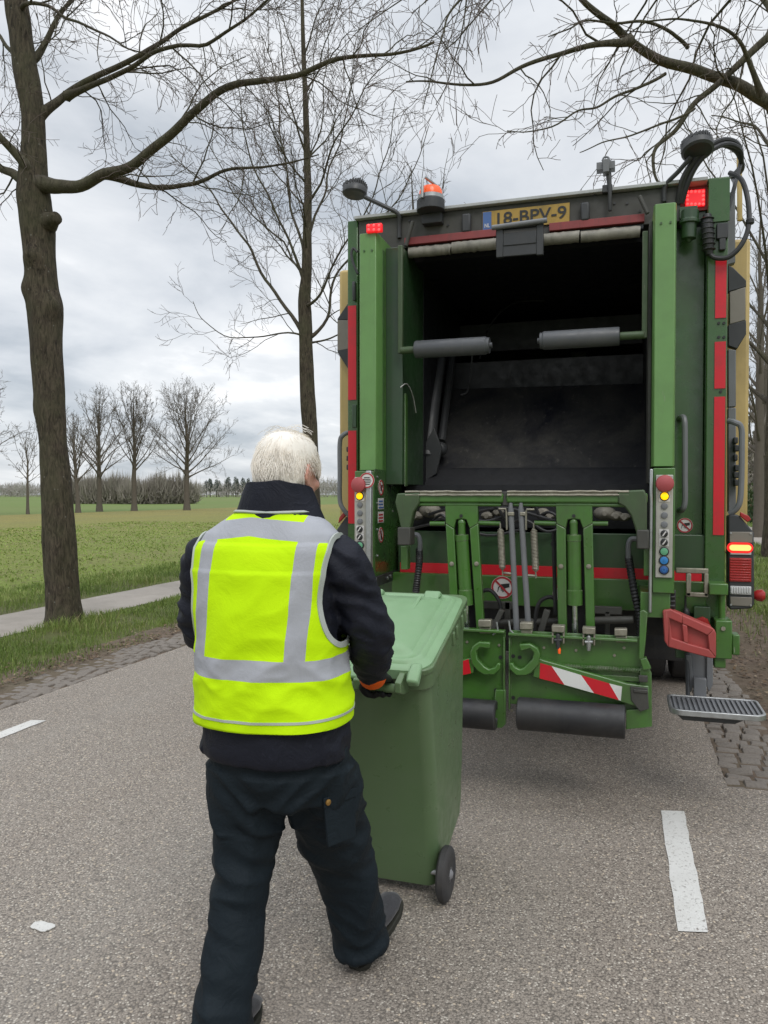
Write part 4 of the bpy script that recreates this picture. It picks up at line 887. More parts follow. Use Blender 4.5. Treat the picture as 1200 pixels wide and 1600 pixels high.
# --- lamps and beacons at the top
def worklight(name, c, arm, tilt, r=0.075):
    m = MB(); m.tube(spline([S(x, y, Y) for x, y, Y in arm], 5), 0.013, 8); ar = P('lamp_arm', 'dark_plastic', m, bevel=0)
    ax = Vector(tilt).normalized(); m = MB(); m.lathe(c, ax, [(-0.01, r*0.86), (0.0, r), (0.03, r), (0.045, r*0.86), (0.06, r*0.5), (0.064, 0.01)], 28)
    a = ax.orthogonal().normalized(); b = ax.cross(a)
    for k in range(-5, 6):
        w = r*math.sqrt(max(0.05, 1-(k/5.6)**2))*0.94; o = c + a*(k*r/5.6) + ax*0.035
        m.prism([o-b*w-a*0.003, o+b*w-a*0.003, o+b*w+a*0.003, o-b*w+a*0.003], ax*(0.038*(1-abs(k)/11)))
    lp = P('work_lamp', 'dark_plastic', m, ar, bevel=0)
    return lp
c = S(554, 303, 4.45); wl = worklight('work_lamp', c, [(570, 308, 4.45), (600, 322, 4.45), (622, 334, 4.47), (624, 352, 4.49), (624, 372, 4.49)], (0.05, 0.1, 1))
c = S(1090, 236, 4.40); worklight('work_lamp', c, [(1080, 245, 4.40), (1060, 268, 4.44), (1040, 290, 4.48), (1038, 315, 4.49)], (-0.1, 0.35, 1), 0.082)
m = MB(); c = S(673, 322, 4.42); m.lathe(c, (0, 0, 1), [(-0.035, 0.05), (-0.03, 0.082), (0.03, 0.082), (0.034, 0.075)], 28); m.box(c+Vector((-0.06, 0.02, -0.09)), c+Vector((0.06, 0.12, -0.03))); bc = P('beacon', 'dark_plastic', m, bevel=0.003)
m = MB(); m.lathe(c, (0, 0, 1), [(0.034, 0.06), (0.034, 0.076), (0.055, 0.076), (0.058, 0.07)], 28); P('beacon_ring', 'zinc_steel', m, bc, bevel=0)
m = MB(); m.lathe(c, (0, 0, 1), [(0.059, 0.05), (0.059, 0.068), (0.085, 0.066), (0.105, 0.055), (0.112, 0.03), (0.113, 0.005)], 28); P('beacon_dome', 'beacon_orange', m, bc, bevel=0)
m = MB(); m.tube([c+Vector((-0.03, -0.085, 0.02)), c+Vector((-0.03, -0.08, 0.125)), c+Vector((-0.022, -0.055, 0.15)), c+Vector((0.04, 0.055, 0.12)), c+Vector((0.045, 0.08, 0.04))], 0.009, 8); P('beacon_guard', 'zinc_steel', m, bc)
# camera on a stalk
m = MB(); Y = 4.46; m.tube([S(953, 330, Y), S(953, 300, Y), S(951, 272, Y), S(947, 264, Y)], [0.011, 0.012, 0.016, 0.014], 8); rb(m, 941, 288, 957, 300, Y, 0.03); cs = P('camera_stalk', 'dark_plastic', m)
m = MB(); rb(m, 932, 252, 961, 264, Y-0.03, 0.06); rb(m, 942, 248, 952, 268, Y-0.05, 0.07); m.tube(spline([S(941, 252, Y), S(944, 246, Y), S(950, 246, Y), S(953, 252, Y)]), 0.006, 8); P('camera', 'grey_plastic', m, cs)
# red position lamps made of small diodes
def led_block(x0, y0, x1, y1, Y, nx, ny, par=None, hollow=False):
    m = MB(); rb(m, x0, y0, x1, y1, Y, 0.03); o = P('position_lamp', 'led_red', m, bevel=0.004); m = MB()
    for i in range(nx):
        for j in range(ny):
            if hollow and 0 < i < nx-1 and 0 < j < ny-1: continue
            p = S(x0+(x1-x0)*(i+.5)/nx, y0+(y1-y0)*(j+.5)/ny, Y); m.ell(p, (0.008, 0.006, 0.008), 10, 6)
    P('diode', 'led_core', m, o, bevel=0)
led_block(572, 349, 596, 362, 4.18, 3, 2); led_block(1071, 296, 1102, 322, 4.52, 5, 4, hollow=True)
m = MB(); rb(m, 1062, 282, 1108, 330, 4.54, 0.012); P('lamp_plate', 'grimy_red', m, bevel=0.002)
# air filter and hoses at the upper right corner
m = MB(); p = S(1078, 335, 4.48); q = S(1076, 372, 4.48); m.lathe(p, q-p, [(-0.02, 0.02), (-0.02, 0.045), (0.03, 0.045), (0.032, 0.05), (0.05, 0.05), (0.052, 0.038), (0.13, 0.038), (0.135, 0.02), (0.15, 0.012)], 24); rb(m, 1062, 322, 1090, 340, 4.48, 0.07); P('air_filter', 'shaded_green_paint', m)
m = MB(); pts = [S(1105, 335, 4.47), S(1105, 350, 4.47), S(1107, 385, 4.47), S(1108, 398, 4.47)]; m.tube(pts, [0.02, 0.032, 0.028, 0.018], 14)
for i in range(7): p = S(1105+i*0.4, 342+i*8, 4.47); m.lathe(p, (0, 0, 1), [(-0.006, 0.028), (0, 0.036), (0.006, 0.028)], 16)
P('valve', 'black_rubber', m, bevel=0)
m = MB(); rb(m, 1120, 348, 1138, 372, 4.47, 0.04); rb(m, 1124, 372, 1134, 390, 4.47, 0.03); P('valve_fitting', 'dark_plastic', m)
m = MB()
for k, (dx, dy) in enumerate(((0, 0), (6, 3), (-5, 4), (3, -4))):
    m.tube(spline([S(1062+dx*0.6, 318, 4.50), S(1070+dx, 280+dy, 4.46), S(1085+dx, 252+dy, 4.44), S(1105+dx, 232+dy, 4.44), S(1130+dx, 222+dy, 4.5), S(1153+dx*0.6, 232+dy, 4.6), S(1158-dx*0.4, 262, 4.75), S(1145-dx*0.5, 276, 4.95)], 6), 0.0135, 8)
P('hose_bundle', 'black_rubber', m, bevel=0)
m = MB(); m.tube(spline([S(1108, 395, 4.47), S(1118, 403, 4.46), S(1140, 401, 4.45), S(1160, 380, 4.45), S(1170, 350, 4.47), S(1168, 310, 4.5), S(1158, 280, 4.55), S(1140, 270, 4.6)], 8), 0.013, 10); m.lathe(S(1172, 346, 4.47), (0, 0, 1), [(-0.015, 0.016), (-0.01, 0.021), (0.01, 0.021), (0.015, 0.016)], 12); P('hose', 'black_rubber', m, bevel=0)
m = MB(); m.tube(spline([S(1145, 280, 4.95), S(1148, 290, 4.7), S(1140, 320, 4.6), S(1134, 345, 4.52)], 6), 0.011, 8); m.tube(spline([S(1158, 255, 4.7), S(1145, 300, 4.6), S(1137, 330, 4.55)], 6), 0.010, 8); P('hose', 'black_rubber', m, bevel=0)
m = MB(); m.tube([S(1156, 345, 5.2), S(1155, 245, 5.2)], 0.016, 8); P('exhaust_pipe', 'yellow_paint', m)
# --- handles
def handle(pts, Y, r=0.016, mat='grey_plastic'):
    m = MB(); m.tube(spline([S(x, y, Y+dy) for x, y, dy in pts], 5), r, 10); return P('grab_handle', mat, m, bevel=0)
handle([(1062, 654, 0.11), (1064, 652, 0.03), (1069, 655, -0.02), (1070, 680, -0.03), (1070, 740, -0.03), (1070, 783, -0.03), (1066, 796, -0.01), (1062, 797, 0.11)], 4.49)
handle([(1138, 658, 0.02), (1148, 660, 0), (1158, 668, 0), (1159, 700, 0), (1158, 760, 0), (1154, 790, 0), (1140, 803, 0.02)], 4.56)
handle([(546, 675, 0.02), (536, 680, 0), (531, 692, 0), (531, 740, 0), (531, 780, 0), (536, 795, 0), (546, 806, 0.02)], 4.56, 0.015)
# --- stickers
def ring_sticker(name, c, ux, uz, nrm, r, kind, parent):
    # round prohibition sticker lying in the plane spanned by ux, uz, facing nrm
    c, ux, uz, nrm = Vector(c), Vector(ux), Vector(uz), Vector(nrm); n = 32
    def disc(m, rr, off, inner=None):
        o = [c + nrm*off + (ux*math.cos(2*math.pi*k/n)+uz*math.sin(2*math.pi*k/n))*rr for k in range(n)]
        if inner is None: m.prism(o, nrm*0.0012)
        else:
            i_ = [c + nrm*off + (ux*math.cos(2*math.pi*k/n)+uz*math.sin(2*math.pi*k/n))*inner for k in range(n)]
            m.ring([[p for p in o], [p+nrm*0.0012 for p in o], [p+nrm*0.0012 for p in i_], [p for p in i_]], cap=False, close=True)
    def quad(m, pts, off): m.prism([c+nrm*off+ux*(a*r)+uz*(b*r) for a, b in pts], nrm*0.001)
    m = MB(); disc(m, r, 0.0005); s = P(name, 'sticker_white', m, parent, bevel=0)
    lvl_ok = s.parent is truck or s.parent.parent is truck
    m = MB(); m.cur = 0; disc(m, r*0.97, 0.0019, r*0.8)
    if kind != 'text': quad(m, [(-0.62, 0.5), (-0.5, 0.62), (0.62, -0.5), (0.5, -0.62)], 0.0042)
    m.cur = 1
    if kind == 'hand':   # a hand with fingers hanging below a cuff
        quad(m, [(-0.1, 0.30), (0.62, 0.40), (0.62, 0.05), (0.2, -0.05), (-0.15, -0.05)], 0.0021)
        for i, L_ in enumerate((0.30, 0.42, 0.38, 0.28)): x = -0.13+i*0.1; quad(m, [(x, -0.04), (x+0.075, -0.04), (x+0.055, -L_), (x+0.005, -L_)], 0.0021)
        quad(m, [(-0.1, 0.3), (-0.38, 0.02), (-0.44, -0.4), (-0.39, -0.42), (-0.28, 0.0), (-0.1, 0.1)], 0.0021)
    elif kind == 'man':
        quad(m, [(-0.18, 0.3), (0.2, 0.3), (0.22, -0.1), (0.1, -0.65), (-0.02, -0.65), (-0.05, -0.15), (-0.15, -0.6), (-0.25, -0.6), (-0.2, -0.1)], 0.0021)
        quad(m, [(-0.1, 0.36), (0.1, 0.36), (0.12, 0.55), (0, 0.62), (-0.12, 0.55)], 0.0021); quad(m, [(0.2, 0.3), (0.45, 0.05), (0.4, 0.0), (0.18, 0.15)], 0.0021)
    else:
        for i in range(5):
            w = 0.6-0.11*abs(i-2); quad(m, [(-w, 0.42-i*0.22), (w, 0.42-i*0.22), (w, 0.32-i*0.22), (-w, 0.32-i*0.22)], 0.0021)
    return m.build('sticker_print', ['sticker_red', 'sticker_black'], s if s.parent is truck else s.parent, smooth=0)
EX, EZ, NY = (1, 0, 0), (0, 0, 1), (0, -1, 0)
ring_sticker('warning_sticker', S(1070, 821, 4.598), EX, EZ, NY, 0.042, 'hand', truck)
# left cheek plate with its stickers (faces the hopper mouth)
m = MB(); m.prism([(-1.3355, 4.15, 1.745), (-1.3355, 4.15, 1.10), (-1.3355, 4.6, 1.10), (-1.3355, 4.6, 1.745)], (0.006, 0, 0)); ckp = P('cheek_plate', 'green_paint', m, bevel=0)
m = MB(); m.box((-1.329, 4.16, 1.075), (-1.322, 4.66, 1.135)); P('cheek_bar', 'dark_plastic', m)
m = MB()
for y, z in ((4.36, 1.105), (4.42, 1.11)): m.cyl((-1.322, y, z), (-1.314, y, z), 0.010, 6)
for y, z in ((4.19, 1.7), (4.19, 1.55), (4.19, 1.4), (4.19, 1.25), (4.48, 1.66), (4.5, 1.5)): m.cyl((-1.33, y, z), (-1.324, y, z), 0.007, 6)
P('bolt', 'zinc_steel', m, bevel=0)
EY, NX = (0, 1, 0), (1, 0, 0)
for x, y, kd, rr in ((595, 762, 'hand', 0.046), (595, 836, 'man', 0.046)):
    p = SX(x, y, -1.3285); ring_sticker('warning_sticker', p, EY, EZ, NX, rr, kd, truck)
for x, y, red in ((595, 787, 0), (595, 808, 1)):
    p = SX(x, y, -1.3285); m = MB(); m.box((p.x, p.y-0.055, p.z-0.032), (p.x+0.001, p.y+0.055, p.z+0.032)); st = P('warning_sticker', 'sticker_white', m, bevel=0)
    m = MB(); rr_ = random.Random(3+red)
    for k in range(3):
        yy = p.y-0.045
        while yy < p.y+0.04:
            w = rr_.uniform(0.006, 0.013); m.box((p.x+0.0015, yy, p.z+0.014-k*0.018-0.005), (p.x+0.0025, min(yy+w, p.y+0.047), p.z+0.014-k*0.018+0.005)); yy += w+0.004
    m.build('sticker_print', 'sticker_red' if red else 'plate_blue', st, smooth=0)
# control panels
def control(x0, x1, Y, left):
    z0, z1 = (1.18, 1.70); m = MB(); m.box((x0, Y, z0), (x1, Y+0.012, z1)); pnl = P('control_panel', 'panel_steel', m, bevel=0.003); xc = (x0+x1)/2 if not left else x0+0.034
    def btn(z, r, h, mat, ring=None, name='button'):
        if ring: m = MB(); m.lathe((xc, Y, z), (0, -1, 0), [(0, r*1.25), (0.006, r*1.25), (0.008, r*1.05)], 20); P('button_ring', ring, m, pnl, bevel=0)
        m = MB(); m.lathe((xc, Y, z), (0, -1, 0), [(0, r*0.9), (h*0.5, r), (h*0.85, r*0.93), (h, r*0.6), (h*1.02, 0.002)], 22); return P(name, mat, m, pnl, bevel=0)
    m = MB(); m.lathe((xc, Y, 1.655), (0, -1, 0), [(0, 0.02), (0.018, 0.022), (0.02, 0.040), (0.03, 0.044), (0.042, 0.040), (0.05, 0.024), (0.052, 0.002)], 28); P('emergency_button', 'button_red', m, pnl, bevel=0)
    m = MB(); m.box((xc-0.026, Y-0.003, 1.565), (xc+0.026, Y-0.0005, 1.613)); P('button_plate', 'sticker_white', m, pnl, bevel=0)
    btn(1.592, 0.019, 0.02, 'amber_glow', 'dark_plastic', 'signal_lamp')
    for z in (1.543, 1.496, 1.449): btn(z, 0.0165, 0.010, 'grey_plastic')
    for z in (1.404, 1.360):
        m = MB(); m.box((xc-0.023, Y-0.003, z-0.021), (xc+0.023, Y-0.0005, z+0.021)); P('switch_plate', 'sticker_white', m, pnl, bevel=0)
        k = btn(z, 0.018, 0.014, 'sticker_black', None, 'rotary_switch'); m = MB(); m.box((-0.003, -0.002, -0.014), (0.003, 0.002, 0.014)); m.v = [tuple(Matrix.Rotation(R(35), 3, 'Y') @ Vector(v) + Vector((xc, Y-0.0155, z))) for v in m.v]; P('switch_mark', 'sticker_white', m, pnl, bevel=0)
    btn(1.313, 0.019, 0.012, 'button_green', 'sticker_black'); btn(1.268, 0.020, 0.012, 'button_blue', 'sticker_black'); btn(1.221, 0.020, 0.012, 'button_dark_blue', 'sticker_black')
    m = MB()
    for z, w in ((1.268, 0), (1.221, 1)):
        if w:
            for a, b, c_, d in ((-8, -8, 8, -5.5), (-8, 5.5, 8, 8), (-8, -5.5, -5.5, 5.5), (5.5, -5.5, 8, 5.5)): m.box((xc+a/1000, Y-0.0145, z+b/1000), (xc+c_/1000, Y-0.0128, z+d/1000))
        else: m.box((xc-0.001, Y-0.0145, z-0.007), (xc+0.001, Y-0.0128, z+0.007)); m.box((xc-0.006, Y-0.0144, z-0.001), (xc+0.006, Y-0.0129, z+0.001))
    P('button_symbol', 'button_blue', m, pnl, bevel=0)
control(0.170, 0.252, 4.126, False)
control(-1.445, -1.338, 4.126, True)
m = MB(); m.box((-1.37, 4.10, 1.12), (-1.336, 4.124, 1.735)); P('panel_edge', 'zinc_steel', m, bevel=0.006)
p = Vector((-1.372, 4.1, 1.69)); ring_sticker('warning_sticker', p+Vector((0.012, -0.003, -0.01)), EX, EZ, NY, 0.044, 'text', truck)
m = MB(); m.box((0.140, 4.12, 1.0), (0.155, 4.2, 1.73)); P('panel_edge', 'zinc_steel', m, bevel=0.004)
# --- rear wall below the hopper
m = MB(); m.box((-1.30, 4.52, 1.13), (0.45, 4.56, S(830, 832, 4.52).z)); P('rear_wall', 'shaded_green_paint', m)
m = MB(); m.box((-1.33, 4.48, 0.955), (0.445, 4.60, 1.128)); P('rear_beam', 'lifter_green_paint', m, bevel=0.006)
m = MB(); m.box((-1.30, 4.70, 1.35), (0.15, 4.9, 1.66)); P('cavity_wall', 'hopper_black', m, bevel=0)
zr0, zr1 = S(830, 906, 4.516).z, S(830, 884, 4.516).z
m = MB(); m.box((-1.285, 4.512, zr0), (0.152, 4.519, zr1)); m.box((0.270, 4.512, zr0+0.004), (0.425, 4.519, zr1-0.006)); P('reflector_strip', 'reflective_red', m, bevel=0)
for x, y in ((785, 918), (882, 928)): ring_sticker('warning_sticker', S(x, y, 4.478), EX, EZ, NY, 0.066, 'hand', truck)
m = MB()
for x, y, r in ((672, 798, 0.055), (690, 806, 0.04), (652, 806, 0.035), (762, 806, 0.032), (778, 800, 0.03), (848, 800, 0.03), (860, 806, 0.026), (945, 802, 0.05), (962, 806, 0.035), (975, 808, 0.03)):
    p = S(x, y, 4.60); m.ell(p, (r*1.3, 0.05, r*0.8), 14, 8); m.cyl(p+Vector((0, -0.045, 0)), p+Vector((0, -0.06, 0)), 0.014, 10)
P('hydraulic_valve', 'dirty_casting', m, bevel=0)
m = MB(); rr_ = random.Random(9)
for k in range(9):
    x0, x1 = sorted((rr_.uniform(640, 980), rr_.uniform(640, 980))); y0 = rr_.uniform(795, 830)
    m.tube(spline([S(x0, y0, 4.5), S(x0+0.3*(x1-x0), y0-8, 4.46), S(x0+0.7*(x1-x0), y0+10, 4.47), S(x1, y0+rr_.uniform(0, 20), 4.5)], 5), 0.009, 6)
P('hydraulic_hose', 'black_rubber', m, bevel=0)
# --- bin lifter
LY = 4.06
def lifter_half(xa, xb, sgn):
    # top comb bar: xa outer end, xb inner end
    m = MB(); p, q = S(xa, 778, LY), S(xb, 778, LY); z1 = 1.612; x0, x1 = min(p.x, q.x), max(p.x, q.x)
    m.box((x0, LY, z1-0.055), (x1, LY+0.07, z1-0.004)); m.box((x0+0.03, LY+0.01, z1-0.075), (x1-0.01, LY+0.06, z1-0.055))
    bar = P('comb_bar', 'lifter_green_paint', m, bevel=0.012, seg=3)
    m = MB(); n = 18; pts = []
    xs0, xs1 = (x0+0.05, x1-0.006) if sgn < 0 else (x0+0.006, x1-0.09)
    for zz, rr in ((z1+0.004, 0.006), (z1-0.014, 0.005)):
        m.tube([Vector((xs0+(xs1-xs0)*i/n, LY-0.006+0.002*noise.noise((i, zz*40, 0)), zz+0.003*noise.noise((i*0.8, zz*90, sgn)))) for i in range(n+1)], [rr*(1+0.5*noise.noise((i*0.9, zz*70, 2))) for i in range(n+1)], 8)
    m.box((xs0, LY-0.004, z1-0.012), (xs1, LY+0.03, z1+0.001)); P('comb_rail', 'worn_steel', m, bar, bevel=0)
    return bar
lifter_half(620, 786, -1); lifter_half(1012, 791, 1)
m = MB(); pl(m, [(784, 768), (796, 768), (795, 790), (785, 790)], LY+0.012, 0.04); P('comb_joint', 'grimy_beam', m)
# curved end brackets
m = MB(); pl(m, [(620, 771), (656, 769), (655, 786), (646, 800), (640, 825), (639, 852), (624, 852), (626, 825), (621, 802), (617, 785)], LY-0.01, 0.07); P('end_bracket', 'grimy_green', m, bevel=0.008)
m = MB(); pl(m, [(965, 767), (1007, 765), (1011, 775), (1011, 858), (996, 858), (994, 830), (986, 806), (976, 792), (966, 787)], LY-0.01, 0.07); P('end_bracket', 'grimy_green', m, bevel=0.008)
m = MB(); rb(m, 621, 824, 641, 852, LY-0.03, 0.1); rb(m, 995, 828, 1014, 858, LY-0.03, 0.1); P('pivot_block', 'grimy_beam', m, bevel=0.006)
m = MB(); rb(m, 626, 853, 637, 890, LY+0.1, 0.06); rb(m, 1006, 858, 1018, 900, LY+0.1, 0.06); P('bracket_leg', 'lifter_green_paint', m)
# two lifting frames
def frame(xl, xr, dx, ytop, rod_end):
    m = MB(); w = xr-xl; leg = w*0.265
    pl(m, [(xl, ytop), (xr, ytop), (xr+1, 818), (xr-leg+1, 826), (xr-leg-4, 812), (xl+w*0.56, 811), (xl+w*0.44, 811), (xl+leg+4, 812), (xl+leg+1, 826), (xl+1, 818)], LY+0.012, 0.035)
    pl(m, [(xl+1, 818), (xl+leg+1, 826), (xl+leg+dx+1, 1004), (xl+dx+2, 1004)], LY+0.012, 0.035)
    pl(m, [(xr-leg+1, 826), (xr+1, 818), (xr+dx+3, 1004), (xr-leg+dx+4, 1004)], LY+0.012, 0.035)
    pass
    fr = P('lift_frame', 'lifter_green_paint', m, bevel=0.005)
    m = MB(); pl(m, [(xl+leg*0.7, 812), (xr-leg*0.7, 812), (xr-leg*0.6+dx, 985), (xl+leg*0.7+dx, 985)], LY+0.085, 0.006); P('frame_gap_shade', 'chassis_black', m, fr, bevel=0)  # black sheet standing in for the shade between the legs
    b = MB()
    for x in (xl+leg*0.5+dx*0.45, xr-leg*0.4+dx*0.45): p = S(x, 881+(4 if xl > 800 else 0), LY+0.012); b.lathe(p, (0, -1, 0), [(0, 0.013), (0.004, 0.013), (0.005, 0.007), (0.012, 0.007), (0.0121, 0.001)], 8)
    P('bolt', 'worn_steel', b, fr, bevel=0)
    b = MB(); p = S((xl+xr)/2, 806, LY+0.01); b.cyl(p+Vector((0, 0.002, 0)), p+Vector((0, -0.002, 0)), 0.009, 12); P('pin_hole', 'sticker_black', b, fr, bevel=0)
    m = MB(); xc = (xl+xr)/2+dx*0.15; xe = (xl+xr)/2+dx*0.9
    t = S(xc, 838, LY+0.03); e = S(xe, 945, LY+0.03); ax = (e-t); ln = ax.length
    m.lathe(t, ax, [(-0.01, 0.02), (-0.008, 0.037), (0.022, 0.037), (0.024, 0.0345), (ln*0.78, 0.0345), (ln*0.785, 0.039), (ln, 0.039), (ln+0.004, 0.02)], 26); m.tube([S(xc-0.5, 816, LY+0.03), S(xc, 838, LY+0.03)], 0.02, 12); m.ell(S(xc-0.5, 817, LY+0.03), (0.022, 0.02, 0.026))
    cy = P('lift_cylinder', 'lifter_green_paint', m, bevel=0)
    m = MB(); m.cyl(e, S(xe+0.8, rod_end, LY+0.03), 0.0165, 16); P('piston_rod', 'chrome_rod', m, cy, bevel=0)
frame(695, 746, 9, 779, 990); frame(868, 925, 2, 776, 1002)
# cross tubes, springs, rods between the frames
m = MB()
for a, b in ((746, 782), (835, 869)): m.cyl(S(a, 817, LY+0.04), S(b, 818, LY+0.04), 0.0125, 12)
m.cyl(S(924, 818, LY+0.04), S(950, 818, LY+0.04), 0.0125, 12); m.cyl(S(672, 818, LY+0.04), S(696, 818, LY+0.04), 0.0125, 12); P('cross_tube', 'lifter_green_paint', m, bevel=0)
def spring(a, b, Y, r=0.0155, turns=30):
    p, q = S(*a, Y), S(*b, Y); ax = q-p; L_ = ax.length; t = ax/L_; u = t.orthogonal().normalized(); v = t.cross(u); n = turns*10; m = MB()
    m.tube([p + t*(L_*i/n) + (u*math.cos(2*math.pi*i/10)+v*math.sin(2*math.pi*i/10))*r*min(1, 0.35+i/25, 0.35+(n-i)/25) for i in range(n+1)], 0.0034, 5)
    m.tube([p, p-t*0.03], 0.004, 6); m.tube([q, q+t*0.035], 0.004, 6); P('spring', 'worn_steel', m, bevel=0)
spring((782, 826), (785, 890), LY-0.01); spring((834, 826), (837, 893), LY-0.01)
for a, b in (((798, 795), (808, 1000)), ((814, 795), (826, 985))): m = MB(); m.cyl(S(*a, LY), S(*b, LY), 0.0155, 14); m.lathe(S(*a, LY), (0, 0, 1), [(-0.02, 0.012), (0, 0.013), (0.03, 0.009), (0.032, 0.002)], 12); P('guide_rod', 'grey_plastic', m, bevel=0)
m = MB()
for r in ((793, 800, 803, 806), (812, 800, 821, 806)): rb(m, *r, LY-0.02, 0.03)
for pts in ([(779, 795), (790, 795), (791, 800), (792, 828)], [(835, 796), (823, 796), (822, 800), (822, 828)]): m.tube([S(x, y, LY-0.015) for x, y in pts], 0.0055, 6)
m.cyl(S(786, 895, LY), S(802, 897, LY), 0.008, 8); m.cyl(S(822, 899, LY), S(839, 900, LY), 0.008, 8); P('spring_hook', 'worn_steel', m)
# corrugated hoses
def corr(pts, Y, r=0.017):
    sp = spline([S(x, y, Y+dy) for x, y, dy in pts], 14); m = MB(); m.tube(sp, [r*(1.0 if i % 2 else 0.78) for i in range(len(sp))], 10); P('corrugated_hose', 'black_rubber', m, bevel=0)
corr([(655, 858, 0.1), (655, 880, 0), (652, 905, -0.02), (650, 925, 0)], 4.3, 0.022); corr([(982, 870, 0.1), (986, 895, 0), (992, 930, -0.05), (1000, 965, -0.05), (1000, 995, 0)], 4.3, 0.022)
for pts in (((640, 836), (652, 836), (656, 845), (656, 860)), ((995, 842), (986, 843), (982, 852), (982, 872))): m = MB(); m.tube(spline([S(x, y, 4.3) for x, y in pts], 5), 0.014, 8); P('hose_elbow', 'grey_plastic', m, bevel=0)
for pts in (((738, 950), (745, 930), (765, 922), (780, 940), (783, 965)), ((835, 990), (838, 955), (846, 938), (862, 933), (872, 945))): m = MB(); m.tube(spline([S(x, y, LY+0.18) for x, y in pts], 6), 0.011, 8); P('hydraulic_hose', 'black_rubber', m, bevel=0)
for x in (744, 865): m = MB(); m.tube([S(x, 832, LY+0.1), S(x+3, 960, LY+0.1)], 0.011, 8); m.lathe(S(x, 850, LY+0.1), (0, 0, 1), [(-0.01, 0.015), (0.01, 0.015)], 8); P('hydraulic_hose', 'black_rubber', m, bevel=0)
# links behind the chute
m = MB(); 
for r in ((755, 940, 800, 952), (928, 948, 972, 960), (945, 955, 953, 1000), (788, 940, 797, 1000)): rb(m, *r, 4.3, 0.03)
pl(m, [(752, 1010), (760, 1010), (788, 955), (780, 952)], LY+0.05, 0.04); pl(m, [(836, 1000), (846, 1000), (860, 955), (850, 952)], LY+0.05, 0.04); m.cyl(S(700, 975, 4.25), S(990, 968, 4.25), 0.02, 12)
P('lift_link', 'grimy_beam', m)
# --- lower lifter: two hinged shields
BY = 4.0
def zz(y): return S(900, y, BY).z
X_split = (-0.568, -0.548)
m = MB(); XL, XR = S(690, 1080, BY).x, X_split[0]
m.box((XL-0.12, BY, zz(1120)), (XR, BY+0.012, zz(990))); m.box((XR-0.008, BY-0.03, zz(1130)), (XR, BY, zz(1000))); m.box((XL-0.12, BY-0.05, zz(993)), (XR, BY, zz(989))); sl = P('shield', 'lifter_green_paint', m, bevel=0.003)
m = MB(); XL2, XR2 = X_split[1], S(1005, 1080, BY).x
m.box((XL2, BY, zz(1108)), (XR2, BY+0.012, zz(990))); m.box((XL2, BY-0.03, zz(1115)), (XL2+0.008, BY, zz(1000))); m.box((XL2, BY-0.05, zz(996)), (XR2-0.03, BY, zz(992)))
pl(m, [(1000, 1045), (1010, 1040), (1018, 1052), (1019, 1136), (978, 1140), (978, 1110), (1000, 1108)], BY-0.03, 0.05)
pl(m, [(800, 1045), (1000, 1058), (1000, 1066), (800, 1052)], BY-0.012, 0.012)
sr = P('shield', 'lifter_green_paint', m, bevel=0.003)
m = MB(); pl(m, [(1000, 955), (1006, 953), (1012, 958), (1009, 1000), (1006, 1030), (998, 1030)], BY-0.05, 0.02); pl(m, [(1000, 1030), (1010, 1028), (1018, 1045), (1005, 1048)], BY-0.05, 0.05); P('side_fin', 'lifter_green_paint', m, sr, bevel=0.004)
# holes and bolt heads of the shields
m = MB()
for x, y in ((716, 1070), (782, 1027), (802, 1025), (812, 1027), (775, 1078), (782, 1085), (802, 1090)): p = S(x, y, BY-0.001); m.cyl(p, p+Vector((0, -0.002, 0)), 0.010, 12)
P('shield_hole', 'sticker_black', m, sr, bevel=0)
m = MB()
for x, y in ((730, 1003), (752, 1003), (780, 1008), (850, 1012), (900, 1016), (960, 1024), (975, 1012), (783, 1108), (784, 1116), (800, 1110)): p = S(x, y, BY); m.lathe(p, (0, -1, 0), [(0, 0.008), (0.006, 0.007), (0.0065, 0.001)], 8)
P('bolt', 'worn_steel', m, sr, bevel=0)
# catch hooks
def hook(pts, par): m = MB(); pl(m, pts, BY-0.06, 0.035); P('catch_hook', 'lifter_green_paint', m, par, bevel=0.006)
hook([(811, 1007), (828, 1006), (840, 1013), (844, 1022), (842, 1038), (830, 1052), (822, 1056), (806, 1056), (796, 1046), (795, 1037), (801, 1036), (804, 1042), (812, 1046), (818, 1044), (832, 1030), (834, 1020), (828, 1014), (813, 1018)], sr)
hook([(766, 1004), (748, 1003), (738, 1010), (734, 1020), (736, 1036), (746, 1049), (756, 1055), (772, 1055), (781, 1046), (782, 1037), (777, 1036), (773, 1043), (764, 1046), (757, 1042), (746, 1030), (744, 1018), (750, 1012), (765, 1014)], sl)
# striped arms
def stripe_arm(par, outline, stripes):
    m = MB(); pl(m, outline, BY-0.045, 0.06); a = P('chute_arm', 'lifter_green_paint', m, par, bevel=0.006); 
    m = MB()
    for k, q in enumerate(stripes): m.cur = k % 2 if k >= 0 else 0; pl(m, q, BY-0.0475, 0.002)
    P('warning_stripe', ['reflective_red', 'white_foil'], m, a if par is truck else par, bevel=0)
stripe_arm(sr, [(836, 1026), (848, 1031), (980, 1068), (1014, 1072), (1016, 1104), (1000, 1106), (972, 1098), (832, 1058)],
    [[(844, 1036), (862, 1041), (882, 1070), (843, 1060)], [(862, 1041), (908, 1055), (928, 1083), (882, 1070)], [(908, 1055), (952, 1068), (967, 1094), (928, 1083)], [(952, 1068), (972, 1073), (970, 1095), (967, 1094)]])
stripe_arm(sl, [(744, 1024), (735, 1028), (690, 1040), (690, 1064), (740, 1052)], [[(718, 1034), (732, 1030), (736, 1052), (708, 1058)], [(718, 1034), (708, 1058), (690, 1062), (690, 1050), (700, 1038)]])
